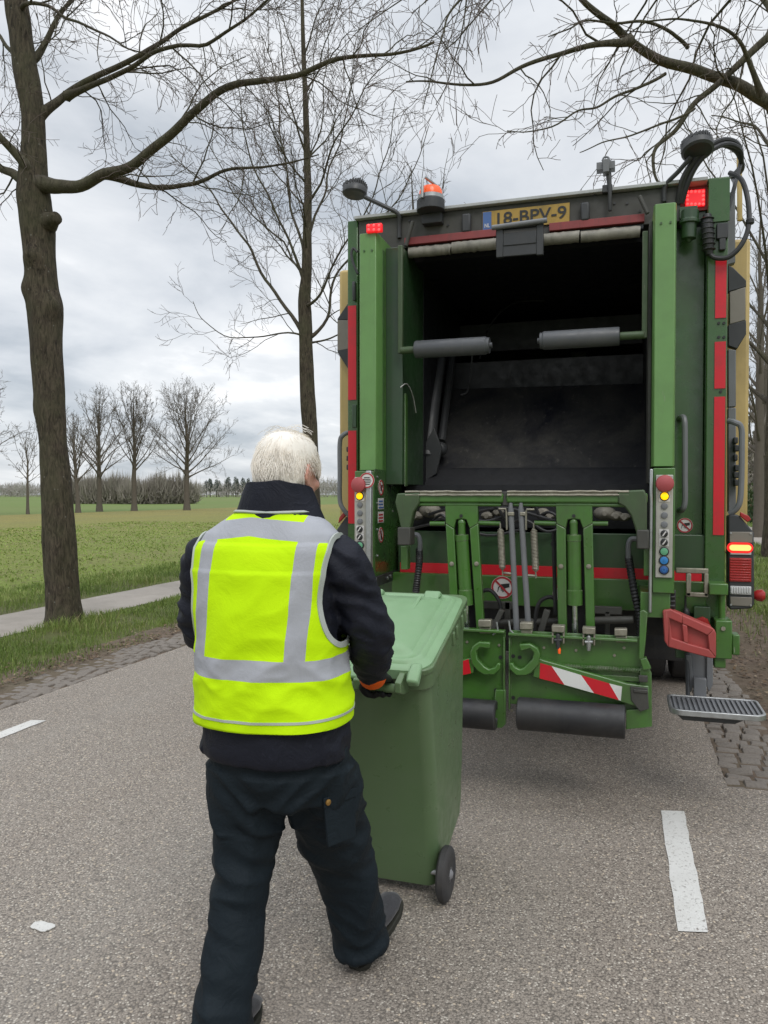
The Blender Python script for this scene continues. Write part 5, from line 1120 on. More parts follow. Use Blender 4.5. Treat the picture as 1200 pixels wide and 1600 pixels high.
m = MB(); pl(m, [(985, 1072), (1012, 1075), (1014, 1108), (1000, 1112), (986, 1094)], BY-0.052, 0.006); rb(m, 990, 1078, 1012, 1083, BY-0.058, 0.008); rb(m, 998, 1056, 1012, 1066, BY-0.06, 0.02); P('hinge_plate', 'grimy_beam', m, sr)
# tension spring on the arm
p, q = S(868, 1040, BY-0.02), S(1000, 1048, BY-0.02); n = 420; m = MB(); ax = (q-p)
m.tube([p + ax*(i/n) + Vector((0, math.cos(i*0.785), math.sin(i*0.785)))*0.011 for i in range(n+1)], 0.003, 4); P('spring', 'lifter_green_paint', m, bevel=0)
# rubber drums
def drum(xa, ya, xb, yb, r, par):
    p, q = S(xa, ya, BY-0.06), S(xb, yb, BY-0.06); zc = (p.z+q.z)/2; m = MB(); L_ = q.x-p.x
    m.lathe((p.x, BY-0.06, zc), (1, 0, 0), [(0, 0.02), (0, r-0.006), (0.006, r), (L_-0.006, r), (L_, r-0.006), (L_, r*0.5), (L_-0.02, r*0.48), (L_-0.02, 0.001)], 36); P('rubber_drum', 'black_rubber', m, par, bevel=0)
drum(809, 1118, 977, 1124, 0.082, sr); drum(640, 1112, 776, 1112, 0.076, sl)
m = MB(); pl(m, [(774, 1078), (790, 1078), (790, 1132), (784, 1138), (772, 1138), (770, 1120)], BY-0.03, 0.03); P('drum_bracket', 'lifter_green_paint', m, sl)
# latches on the ledge
def latch(x, y, big):
    m = MB(); rb(m, x-10, y-12, x+10, y-2, BY-0.06, 0.06); rb(m, x-10, y-2, x-7, y+16, BY-0.05, 0.04); rb(m, x+7, y-2, x+10, y+16, BY-0.05, 0.04)
    l = P('latch', 'worn_steel', m, bevel=0.003)
    m = MB(); m.lathe(S(x, y+8, BY-0.045), (0, 0, 1), [(-0.05, 0.008), (-0.02, 0.013), (0.02, 0.012), (0.03, 0.004)], 10); m.cyl(S(x-6, y+10, BY-0.05), S(x+6, y+10, BY-0.05), 0.008, 8); P('latch_pin', 'zinc_steel' if big else 'dark_plastic', m, l, bevel=0)
latch(872, 990, 0); latch(920, 993, 1); latch(700, 985, 0)
for x, y in ((757, 976), (822, 980), (970, 990)): m = MB(); pl(m, [(x-10, y-7), (x+10, y-7), (x+10, y+4), (x-10, y+4)], BY-0.04, 0.05); pl(m, [(x-8, y+4), (x+10, y+4), (x+9, y+14), (x-8, y+14)], BY-0.025, 0.03); P('rest_pad', 'worn_steel', m, bevel=0.004)
m = MB(); m.lathe(S(874, 1015, BY-0.045), (0, 0, 1), [(-0.02, 0.006), (0.0, 0.008), (0.01, 0.004)], 10); m.lathe(S(700, 1008, BY-0.045), (0, 0, 1), [(-0.02, 0.006), (0.0, 0.008), (0.01, 0.004)], 10); P('latch_tip', 'beacon_orange', m, bevel=0)
for xy in ([(776, 972), (778, 985), (770, 992)], [(795, 970), (797, 985), (806, 993)]): m = MB(); m.tube([S(x, y, BY-0.03) for x, y in xy], 0.005, 6); P('wire_guide', 'zinc_steel', m, bevel=0)
# --- right-hand lower corner: bumper wedge, hinge, step, tail lamps
m = MB(); out_ = [(1035, 954), (1046, 953), (1114, 983), (1118, 990), (1118, 1026), (1112, 1028), (1046, 1010), (1040, 1000)]; pl(m, out_, 4.14, 0.14)
bw = P('corner_guard', 'red_plastic', m, bevel=0.010, seg=3)
m = MB()
for q in ([(1036, 954), (1048, 952), (1116, 983), (1119, 990), (1119, 1028), (1112, 1029), (1044, 1011), (1038, 1001)],):
    ins = [[(1046, 966), (1066, 975), (1068, 1003), (1050, 997)], [(1074, 978), (1106, 993), (1108, 1015), (1076, 1006)]]
    # raised rim around two sunk panels
    rim = [[(1036, 954), (1048, 952), (1066, 961), (1066, 975), (1046, 966), (1044, 1011), (1038, 1001)], [(1046, 966), (1050, 997), (1068, 1003), (1076, 1006), (1108, 1015), (1119, 1028), (1112, 1029), (1044, 1011)], [(1066, 961), (1116, 983), (1106, 993), (1074, 978), (1066, 975)], [(1116, 983), (1119, 990), (1119, 1028), (1108, 1015), (1106, 993)], [(1066, 975), (1074, 978), (1076, 1006), (1068, 1003)]]
    for r in rim: pl(m, r, 4.112, 0.032)
P('guard_rim', 'red_plastic', m, bw, bevel=0.005)
m = MB(); m.box((0.10, 4.16, 0.97), (0.245, 4.5, 1.10)); P('post_foot', 'lifter_green_paint', m)
m = MB(); rb(m, 1033, 922, 1056, 952, 4.2, 0.02)
for k in range(4): rb(m, 1035, 924+k*7, 1055, 928+k*7, 4.185, 0.016)
P('rubber_bellows', 'black_rubber', m)
m = MB()
for r in ((1056, 888, 1107, 896), (1072, 896, 1080, 932), (1100, 896, 1107, 932), (1072, 926, 1107, 933)): rb(m, *r, 4.40, 0.03)
P('hinge_frame', 'worn_steel', m)
m = MB(); rb(m, 1056, 905, 1120, 1030, 4.55, 0.05); rb(m, 1084, 948, 1110, 992, 4.42, 0.04); P('corner_plate', 'shaded_green_paint', m)
m = MB(); m.lathe(S(1097, 975, 4.41), (0, -1, 0), [(0, 0.04), (0.012, 0.038), (0.014, 0.002)], 8); P('reflector', 'lamp_red_glass', m, bevel=0)
m = MB(); m.tube([S(1071, 930, 4.44), S(1071, 952, 4.44)], 0.006, 6); m.ell(S(1072, 958, 4.44), (0.02, 0.02, 0.03)); P('cable_end', 'black_rubber', m, bevel=0)
m = MB(); rb(m, 1108, 912, 1138, 930, 4.36, 0.14); m.cyl(S(1128, 925, 4.42), S(1128, 975, 4.42), 0.017, 12); rb(m, 1118, 970, 1144, 1030, 4.34, 0.16); rb(m, 1116, 1026, 1134, 1044, 4.36, 0.1); rb(m, 1144, 992, 1156, 1024, 4.38, 0.1); hg = P('hinge_post', 'lifter_green_paint', m, bevel=0.006)
m = MB(); p = S(1130, 982, 4.338); m.cyl(p, p+Vector((0, -0.008, 0)), 0.012, 6); P('bolt', 'worn_steel', m, hg, bevel=0)
m = MB(); rb(m, 1076, 1020, 1110, 1062, 4.36, 0.06); pl(m, [(1072, 1024), (1080, 1024), (1084, 1070), (1080, 1082), (1074, 1078)], 4.34, 0.03); pl(m, [(1104, 1020), (1114, 1020), (1114, 1070), (1108, 1082), (1104, 1072)], 4.34, 0.03); rb(m, 1084, 1060, 1104, 1096, 4.30, 0.03); sa = P('step_arm', 'grey_plastic', m, bevel=0.004)
m = MB(); m.tube([S(1073, 1020, 4.36), S(1075, 1090, 4.30)], 0.011, 8); P('step_rod', 'dark_plastic', m, bevel=0)
# folding footstep: rounded tray with a ribbed tread
def step():
    x0, x1 = S(1046, 1100, 4.05).x, S(1197, 1110, 4.05).x; y0, y1, z = 3.99, 4.30, 0.55; r = 0.06; pts = []
    for cx, cy, a0 in ((x1-r, y0+r, -90), (x1-r*0.5, y1-r*0.5, 0), (x0+r*0.5, y1-r*0.5, 90), (x0+r, y0+r, 180)):
        rr = r if cy < 4.1 else r*0.5
        for k in range(6): a = R(a0+k*18); pts.append((cx+rr*math.cos(a), cy+rr*math.sin(a)))
    m = MB(); n = len(pts); cx, cy = (x0+x1)/2, (y0+y1)/2
    def ins(d): return [(cx+(x-cx)*(1-d/abs(x1-x0)*2), cy+(y-cy)*(1-d/abs(y1-y0)*2)) for x, y in pts]
    o, i_ = pts, ins(0.014)
    m.ring([[(x, y, z-0.028) for x, y in o], [(x, y, z) for x, y in o], [(x, y, z) for x, y in i_], [(x, y, z-0.012) for x, y in i_], [(x, y, z-0.028) for x, y in i_]], cap=False, close=True)
    st = P('footstep', 'zinc_steel', m, bevel=0.003)
    m = MB(); m.prism([(x, y, z-0.022) for x, y in i_], (0, 0, 0.008)); nb = 17
    for k in range(nb): xx = x0+0.03+(x1-x0-0.06)*k/(nb-1); m.box((xx-0.0055, y0+0.025, z-0.013), (xx+0.0055, y1-0.02, z-0.003))
    P('tread', 'grey_plastic', m, st, bevel=0)
    m = MB(); m.prism([(x0+0.06, y0+0.04, z-0.06), (x1-0.14, y0+0.04, z-0.06), (x1-0.08, y0+0.04, z-0.029), (x0+0.03, y0+0.04, z-0.029)], (0, 0.16, 0)); P('step_bracket', 'dark_plastic', m, st)
step()
# tail lamp cluster
m = MB(); pl(m, [(1138, 806), (1148, 803), (1156, 806), (1178, 832), (1179, 944), (1174, 951), (1141, 953), (1138, 948)], 4.55, 0.10); cl_ = P('tail_lamp', 'dark_plastic', m, bevel=0.008)
m = MB(); rb(m, 1140, 831, 1176, 848, 4.545, 0.01); rb(m, 1141, 933, 1175, 947, 4.545, 0.01); P('lamp_plate', 'lamp_housing', m, cl_, bevel=0.003)
m = MB(); rb(m, 1141, 862, 1174, 867, 4.542, 0.01); P('clear_lens', 'clear_lamp_glass', m, cl_, bevel=0.003); m = MB(); rb(m, 1141, 916, 1174, 929, 4.540, 0.012)
for k in range(8): rb(m, 1142+k*4, 917.5, 1145+k*4, 927.5, 4.536, 0.006)
P('clear_lens', 'clear_lamp_glass', m, cl_, bevel=0.003)
m = MB(); rb(m, 1140, 872, 1174, 909, 4.540, 0.012)
for k in range(9): rb(m, 1141, 873.5+k*4, 1173, 875.5+k*4, 4.537, 0.006)
P('red_lens', 'lamp_red_glass', m, cl_, bevel=0.002)
def pill(m, x0, x1, y, hw, Y, t):
    p, q = S(x0, y, Y), S(x1, y, Y); r = hw*4.5/1202; zc = (p.z+q.z)/2; pts = [(p.x+r-r*math.sin(R(a)), Y, zc+r*math.cos(R(a))) for a in range(0, 181, 20)] + [(q.x-r+r*math.sin(R(a)), Y, zc-r*math.cos(R(a))) for a in range(0, 181, 20)]; m.prism(pts, (0, t, 0))
m = MB(); pill(m, 1136, 1177, 856, 7.5, 4.540, 0.012); P('brake_light', 'brake_rim', m, cl_, bevel=0)
m = MB(); pill(m, 1140, 1174, 856, 4.2, 4.532, 0.012); P('brake_light', 'brake_glow', m, cl_, bevel=0)
m = MB()
for x, y in ((1142, 833), (1173, 834), (1142, 945), (1173, 946)): p = S(x, y, 4.545); m.lathe(p, (0, -1, 0), [(0, 0.006), (0.004, 0.005), (0.0045, 0.001)], 8)
P('screw', 'zinc_steel', m, cl_, bevel=0)
m = MB(); p = S(1178, 930, 4.6); m.lathe(p, (1, -0.1, 0), [(0, 0.02), (0.015, 0.03), (0.04, 0.034), (0.055, 0.02), (0.056, 0.002)], 16); P('side_marker', 'lamp_red_glass', m, bevel=0)
m = MB(); pl(m, [(1157, 800), (1170, 806), (1174, 812), (1168, 816), (1156, 806)], 4.54, 0.02); P('reflector', 'lamp_red_glass', m)
# the same lamp fairing on the left side, mostly hidden by the worker
m = MB(); pl(m, [(548, 806), (540, 808), (518, 838), (516, 952), (548, 955)], 4.6, 0.1); P('tail_lamp', 'dark_plastic', m, bevel=0.008)
m = MB(); pl(m, [(537, 800), (530, 808), (528, 818), (540, 806)], 4.59, 0.02); P('reflector', 'lamp_red_glass', m)
# --- body, fairings, chassis and wheels in front of the tailgate
m = MB(); m.box((-1.845, 4.95, 1.25), (-1.60, 9.6, 3.13)); m.box((0.52, 4.95, 1.25), (0.715, 9.6, 3.10)); m.box((-1.60, 7.0, 1.2), (0.52, 9.6, 3.12)); P('body', 'yellow_paint', m, bevel=0.02)
for pts, Y, mat in (([(527, 498), (546, 470), (546, 500), (527, 500)], 4.9, 'dark_plastic'), ([(527, 500), (546, 500), (546, 545), (527, 548)], 4.9, 'lamp_housing'), ([(527, 548), (546, 543), (546, 580), (528, 552)], 4.9, 'dark_plastic'),
    ([(1138, 414), (1146, 418), (1166, 438), (1166, 448), (1138, 456)], 4.8, 'dark_plastic'), ([(1140, 456), (1165, 448), (1165, 500), (1140, 507)], 4.8, 'lamp_housing'), ([(1138, 507), (1166, 500), (1166, 522), (1152, 545), (1138, 540)], 4.8, 'dark_plastic'),
    ([(1138, 545), (1150, 547), (1150, 635), (1138, 636)], 4.8, 'grey_plastic'), ([(1138, 637), (1150, 637), (1150, 800), (1138, 800)], 4.8, 'grey_plastic'), ([(1136, 300), (1149, 300), (1149, 410), (1136, 414)], 4.85, 'grey_plastic')):
    m = MB(); pl(m, pts, Y, 0.06); P('fairing', mat, m)
m = MB()
for x, y, w in ((1150, 688, 7), (1152, 700, 9), (1150, 715, 6), (1152, 731, 8), (1151, 742, 9), (1152, 754, 9)): rb(m, x-w/2, y-5, x+w/2, y+5, 4.74, 0.06)
P('coupling', 'dark_plastic', m, bevel=0.006)
m = MB()
for y in (702, 716, 730): rb(m, 541, y-4, 545, y+4, 4.88, 0.02)
P('coupling', 'dark_plastic', m)
m = MB(); m.box((-1.30, 4.62, 0.80), (0.30, 4.70, 0.96)); m.box((-1.0, 4.7, 0.62), (-0.86, 12.0, 0.9)); m.box((-0.22, 4.7, 0.62), (-0.08, 12.0, 0.9)); m.box((-1.5, 5.2, 0.92), (0.4, 9.6, 1.2)); m.box((-1.55, 6.15, 0.35), (0.45, 6.25, 0.95)); P('chassis', 'chassis_black', m)
def wheel(x, y, r, w):
    m = MB(); m.lathe((x-w/2, y, r), (1, 0, 0), [(0, r*0.58), (0.01, r*0.9), (0.03, r*0.985), (0.05, r), (w-0.05, r), (w-0.03, r*0.985), (w-0.01, r*0.9), (w, r*0.58)], 40); o = P('wheel', 'tyre_rubber', m, bevel=0)
    m = MB(); m.lathe((x-w/2+0.03, y, r), (1, 0, 0), [(0, 0.08), (0.0, r*0.56), (0.02, r*0.575), (w-0.08, r*0.575), (w-0.06, r*0.56), (w-0.06, 0.08)], 30); P('rim', 'rim_grey', m, o, bevel=0)
for x in (-1.62, -1.29, 0.24, 0.55): wheel(x, 7.2, 0.5, 0.29)
for x in (-1.60, 0.52): wheel(x, 10.9, 0.5, 0.3)
m = MB(); m.prism([(-1.82, 9.75, 0.75), (-1.82, 12.1, 0.6), (-1.82, 12.2, 1.8), (-1.82, 12.0, 3.0), (-1.82, 9.75, 3.0)], (2.5, 0, 0)); P('cab', 'yellow_paint', m, bevel=0.04)
m = MB(); m.box((-1.825, 10.6, 1.75), (-1.815, 11.7, 2.55)); m.box((0.675, 10.6, 1.75), (0.685, 11.7, 2.55)); P('cab_window', 'chassis_black', m)

# ------------------------------------------------------------------ wheeled bin, tipped back on its wheels (origin on the axle)
TILT = R(16)
BIN = Vector((-0.905, 2.945, 0.105))
bn = thing('wheelie_bin', BIN, 'green two wheeled refuse bin with pale green lid, tilted back by the worker', 'bin', rot=(TILT, 0, R(-1)), local=True)
def rrect(cx, cy, hx, hy, r, z, n=6, zf=None):
    pts = []
    for sx, sy, a0 in ((1, -1, -90), (1, 1, 0), (-1, 1, 90), (-1, -1, 180)):
        for k in range(n+1):
            a = R(a0 + 90*k/n); x = cx+sx*(hx-r)+r*math.cos(a); y = cy+sy*(hy-r)+r*math.sin(a); pts.append((x, y, z if zf is None else zf(x, y)))
    return pts
m = MB(); rings = []
for z, hx, y0, y1, r in ((-0.045, 0.20, 0.02, 0.47, 0.03), (-0.062, 0.225, -0.014, 0.50, 0.04), (0.0, 0.232, -0.016, 0.515, 0.045), (0.14, 0.240, -0.014, 0.535, 0.05), (0.17, 0.243, -0.014, 0.538, 0.05), (0.40, 0.254, -0.015, 0.57, 0.05), (0.62, 0.263, -0.03, 0.60, 0.05), (0.80, 0.270, -0.042, 0.622, 0.045), (0.835, 0.271, -0.044, 0.626, 0.045), (0.842, 0.283, -0.056, 0.64, 0.05), (0.90, 0.286, -0.06, 0.648, 0.05), (0.905, 0.29, -0.062, 0.655, 0.05), (0.925, 0.29, -0.062, 0.655, 0.05)):
    y1 = y0+(y1-y0)*0.955; rings.append(rrect(0, (y0+y1)/2, hx*0.95, (y1-y0)/2, r, z))
m.ring(rings)
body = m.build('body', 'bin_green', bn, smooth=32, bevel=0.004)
m = MB()
m.box((-0.06, 0.53, 0.80), (0.06, 0.632, 0.835))
for y in (0.30, 0.36, 0.46, 0.52): m.box((0.255, y-0.012, 0.845), (0.281, y+0.012, 0.905)); m.box((-0.281, y-0.012, 0.845), (-0.255, y+0.012, 0.905))
for q in m.pieces(): q.build('moulded_rib', 'bin_green', body, bevel=0.006)
# handle bars at the hinge side
m = MB()
for x in (-0.175, -0.02, 0.02, 0.175): m.prism([(x-0.012, -0.05, 0.83), (x-0.012, -0.115, 0.855), (x-0.012, -0.15, 0.88), (x-0.012, -0.14, 0.915), (x-0.012, -0.05, 0.925)], (0.024, 0, 0))
m.tube([(-0.185, -0.128, 0.885), (0.185, -0.128, 0.885)], 0.0165, 16); m.build('handle', 'bin_green', bn, bevel=0.004)
# lid: domed, with a turned-down rim and a raised panel
m = MB(); LX, LY0, LY1 = 0.266, -0.075, 0.628
def lz(x, y): u = (y-LY0)/(LY1-LY0); return 0.934 + 0.022*math.sin(math.pi*min(1, max(0, u)))*(1-(x/LX)**2*0.6) - 0.012*u
def lr(inset, dz, r=0.085): return rrect(0, (LY0+LY1)/2, LX-inset, (LY1-LY0)/2-inset, max(0.012, r-inset*0.6), 0, 8, zf=lambda x, y: lz(x, y)+dz)
m.ring([lr(0.006, -0.040), lr(-0.002, -0.040), lr(0.0, -0.006), lr(0.008, 0.0), lr(0.03, 0.002), lr(0.037, 0.010), lr(0.048, 0.012), lr(0.056, 0.006), lr(0.085, 0.006), lr(0.096, 0.016), lr(0.15, 0.02), lr(0.22, 0.021)])
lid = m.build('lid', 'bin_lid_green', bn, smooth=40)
m = MB()
# lifting lugs and ribs on the lid
for x in (-0.13, 0.13): m.prism([(x-0.035, 0.61, lz(x, 0.61)+0.0), (x-0.035, 0.565, lz(x, 0.56)+0.035), (x-0.035, 0.55, lz(x, 0.56)+0.032), (x-0.035, 0.52, lz(x, 0.52)+0.012)], (0.07, 0, 0))
for x in (-0.09, 0.09): m.prism([(x-0.014, 0.02, lz(x, 0.02)+0.004), (x+0.014, 0.02, lz(x, 0.02)+0.004), (x+0.008, 0.5, lz(x, 0.5)+0.024), (x-0.008, 0.5, lz(x, 0.5)+0.024)], (0, 0, 0.006))
for q in m.pieces(): q.build('lid_lug', 'bin_lid_green', lid, bevel=0.008)
m = MB()
for x in (-0.222, 0.0, 0.222): m.prism([(x-0.022, -0.04, 0.945), (x-0.022, -0.095, 0.938), (x-0.022, -0.13, 0.918), (x-0.022, -0.115, 0.888), (x-0.022, -0.08, 0.905)], (0.044, 0, 0))
for q in m.pieces(): q.build('hinge', 'bin_lid_green', lid, bevel=0.008)
m = MB(); m.cyl((-0.257, 0, 0), (0.257, 0, 0), 0.011, 12); ax = m.build('axle', 'zinc_steel', bn)
for sx in (-1, 1):
    x0 = sx*0.255; m = MB(); r = 0.105; w = 0.048
    m.lathe((x0-w/2, 0, 0), (1, 0, 0), [(0.004, 0.062), (0.0, 0.075), (0.006, r-0.008), (0.014, r), (w-0.014, r), (w-0.006, r-0.008), (w, 0.075), (w-0.004, 0.062)], 36); o = m.build('wheel', 'tyre_rubber', bn, smooth=40)
    m = MB(); m.lathe((x0-w/2, 0, 0), (1, 0, 0), [(0.01, 0.012), (0.004, 0.02), (0.004, 0.03), (0.010, 0.034), (0.012, 0.052), (0.006, 0.058), (0.006, 0.064), (w-0.006, 0.064), (w-0.006, 0.058), (w-0.012, 0.052), (w-0.010, 0.034), (w-0.004, 0.03), (w-0.004, 0.02), (w+0.004, 0.012), (w+0.006, 0.002)], 30); m.build('rim', 'rim_grey', o)

# ------------------------------------------------------------------ the worker (faces along the road, +Y)
PX, PY = -0.975, 2.085
man = thing('person', (PX, PY, 0), 'person in yellow reflective vest and dark navy workwear pushing the tilted green bin', 'person', local=True)
SHR, SHL = Vector((0.196, 0.014, 1.402)), Vector((-0.238, 0.014, 1.402))
ELR, ELL = Vector((0.262, 0.09, 1.185)), Vector((-0.30, 0.09, 1.185))
WRR, WRL = Vector((0.205, 0.288, 1.020)), Vector((-0.23, 0.31, 0.995))
HP = bn.matrix_basis  # handle point in the worker's space
def handle_pt(x): v = Matrix.Translation(BIN) @ Matrix.Rotation(R(-1), 4, 'Z') @ Matrix.Rotation(TILT, 4, 'X') @ Vector((x, -0.128, 0.885)); return v - Vector((PX, PY, 0))
GR, GL = handle_pt(0.105), handle_pt(-0.17)
HIPR, KNR, ANR = Vector((0.085, 0.02, 0.86)), Vector((0.092, 0.24, 0.47)), Vector((0.140, 0.355, 0.105))
HIPL, KNL, ANL = Vector((-0.100, 0.0, 0.86)), Vector((-0.106, -0.02, 0.47)), Vector((-0.102, -0.155, 0.11))
HEAD = Vector((0.018, 0.045, 1.668)); NECK = Vector((0.0, 0.0, 1.50))
HROT = Matrix.Rotation(R(-15), 3, 'Z') @ Matrix.Rotation(R(-6), 3, 'X')
def ering(c, rx, ry, n=28, rot=None, sq=2.0):
    out_ = []
    for k in range(n):
        a = 2*math.pi*k/n; ca, sa = math.cos(a), math.sin(a)
        v = Vector((rx*math.copysign(abs(ca)**(2/sq), ca), ry*math.copysign(abs(sa)**(2/sq), sa), 0)); out_.append(Vector(c) + (rot @ v if rot else v))
    return out_
def limb_mesh(m, pts, rad, n=18): sp = spline(pts, 5); m.tube(sp, lerp_list(rad, 5), n)
def hand_mesh(m, wrist, grip, side, k=1.0):
    # palm behind a bar running along X; four fingers curl over the bar, the thumb closes underneath from the palm's side
    g = Vector(grip); w = Vector(wrist)
    back = (w-g); back.x *= 0.3; back.normalize()
    fw = -back; up = Vector((1, 0, 0)).cross(fw) if False else Vector((0, 0, 1)); up = (up - fw*up.dot(fw)).normalized()
    pc = g + back*0.045 + up*0.03; wd = 0.042*k
    rings = []
    for t, hw, th in ((0.0, 0.028, 0.022), (0.35, 0.036, 0.021), (0.75, 0.043, 0.017), (1.0, 0.042, 0.014)):
        c = (w + back*0.0).lerp(g + up*0.028 + back*0.012, t); rings.append([c + Vector((1, 0, 0))*hw*(0.5+0.5*k)*math.cos(2*math.pi*i/14) + up*th*k*math.sin(2*math.pi*i/14) for i in range(14)])
    m.ring(rings)
    for i, (dx, L_, r) in enumerate(((-0.033, 0.9, 0.0092), (-0.011, 1.0, 0.0098), (0.011, 0.97, 0.0096), (0.033, 0.78, 0.0084))):
        dx *= side; o = g + Vector((dx, 0, 0)); q = 0.027
        pts = [o + back*0.016 + up*0.028]
        for a in (60, 20, -25, -75, -125): 
            pts.append(o + (fw*math.cos(R(a)) + up*math.sin(R(a)))*q*(1 if a > -100 else 0.92))
        nn = max(4, int(round(len(pts)*L_))); m.tube(spline(pts[:nn], 3), [r*k*(1.12-0.3*j/(3*(nn-1))) for j in range(3*(nn-1)+1)], 9)
        m.ell(pts[1], (r*1.18*k,)*3, 8, 6)
    tx = -side*0.045; m.tube(spline([g + Vector((tx*0.9, 0, 0)) + back*0.05 + up*0.012, g + Vector((tx*1.25, 0, 0)) + back*0.028 - up*0.012, g + Vector((tx*0.9, 0, 0)) + back*0.008 - up*0.028, g + Vector((tx*0.35, 0, 0)) + fw*0.01 - up*0.029], 3), [0.0125*k]*4 + [0.0115*k]*3 + [0.0098*k]*3, 9)
# --- one continuous body
m = MB()
m.ring([ering(c, rx, ry, sq=2.2) for c, rx, ry in (((-0.01, 0, 0.80), 0.15, 0.11), ((-0.01, 0, 0.90), 0.175, 0.125), ((-0.01, 0.0, 1.02), 0.17, 0.125), ((-0.012, 0.0, 1.15), 0.175, 0.125), ((-0.014, 0.0, 1.30), 0.185, 0.12), ((-0.015, 0.0, 1.40), 0.175, 0.105), ((-0.01, 0.0, 1.46), 0.12, 0.08), ((0, 0.01, 1.52), 0.066, 0.066), ((0.01, 0.025, 1.58), 0.06, 0.064), ((0.015, 0.035, 1.64), 0.058, 0.064))])
def hd(p): return HEAD + HROT @ Vector(p)
hr = []
for z, rx, y0, y1 in ((-0.135, 0.028, 0.03, 0.085), (-0.12, 0.05, -0.01, 0.098), (-0.085, 0.062, -0.06, 0.098), (-0.045, 0.070, -0.085, 0.096), (0.0, 0.075, -0.098, 0.094), (0.03, 0.078, -0.102, 0.096), (0.06, 0.077, -0.098, 0.088), (0.085, 0.066, -0.082, 0.068), (0.102, 0.042, -0.055, 0.04), (0.108, 0.012, -0.02, 0.01)):
    hr.append([hd((rx*math.cos(2*math.pi*k/28), (y0+y1)/2+(y1-y0)/2*math.sin(2*math.pi*k/28), z)) for k in range(28)])
m.ring(hr)
m.tube([hd((0, 0.092, 0.022)), hd((0, 0.107, -0.005)), hd((0, 0.118, -0.03)), hd((0, 0.1, -0.042))], [0.009, 0.011, 0.016, 0.011], 10)
m.ell(hd((0, 0.093, -0.073)), (0.024, 0.012, 0.007)); m.ell(hd((0, 0.094, -0.086)), (0.021, 0.012, 0.008)); m.ell(hd((0, 0.082, -0.118)), (0.024, 0.018, 0.016))
for sx in (-1, 1):
    m.ell(hd((sx*0.03, 0.086, 0.026)), (0.022, 0.014, 0.007)); m.ell(hd((sx*0.045, 0.07, -0.03)), (0.02, 0.02, 0.018))
    er = HROT @ Matrix.Rotation(R(sx*22), 3, 'Z') @ Matrix.Rotation(R(-8), 3, 'X')
    m.ell(hd((sx*0.082, -0.012, -0.012)), (0.008, 0.019, 0.033), rot=er); m.ell(hd((sx*0.080, -0.004, -0.038)), (0.008, 0.011, 0.012), rot=er)
    ring_ = [hd((sx*0.087, -0.012, -0.010)) + er @ Vector((0, 0.017*math.cos(a), 0.030*math.sin(a))) for a in np.linspace(-1.2, 4.0, 14)]; m.tube(ring_, 0.0048, 7)
for sh, el, wr, g in ((SHR, ELR, WRR, GR), (SHL, ELL, WRL, GL)): limb_mesh(m, [sh+Vector((-0.04 if sh is SHR else 0.04, 0, 0)), sh, el, wr], [0.06, 0.055, 0.04, 0.024], 14)
hand_mesh(m, WRR, GR, 1, 0.72); hand_mesh(m, WRL, GL, -1, 0.72)
for hp, kn, an in ((HIPR, KNR, ANR), (HIPL, KNL, ANL)): limb_mesh(m, [hp, kn, an], [0.085, 0.056, 0.042], 16)
for an, d in ((ANR, Vector((0.10, 0.95, 0.12))), (ANL, Vector((-0.05, 1, -0.05)))):
    d = d.normalized(); m.tube([an-d*0.05-Vector((0, 0, 0.02)), an+Vector((0, 0, -0.02)), an+d*0.10-Vector((0, 0, 0.04)), an+d*0.17-Vector((0, 0, 0.05))], [0.033, 0.038, 0.033, 0.024], 12)
me = finish_mesh(m, 0.0055, 3, 'body'); mesh_obj(me, 'body', 'skin', man)
m = MB()
for sx in (-1, 1): m.ell(hd((sx*0.031, 0.084, 0.010)), (0.012, 0.012, 0.012), 14, 10)
ey = m.build('eye', 'eye_white', man); m = MB()
for sx in (-1, 1): m.ell(hd((sx*0.031, 0.0945, 0.010)), (0.005, 0.003, 0.005), 10, 6)
m.build('iris', 'plate_blue', ey)
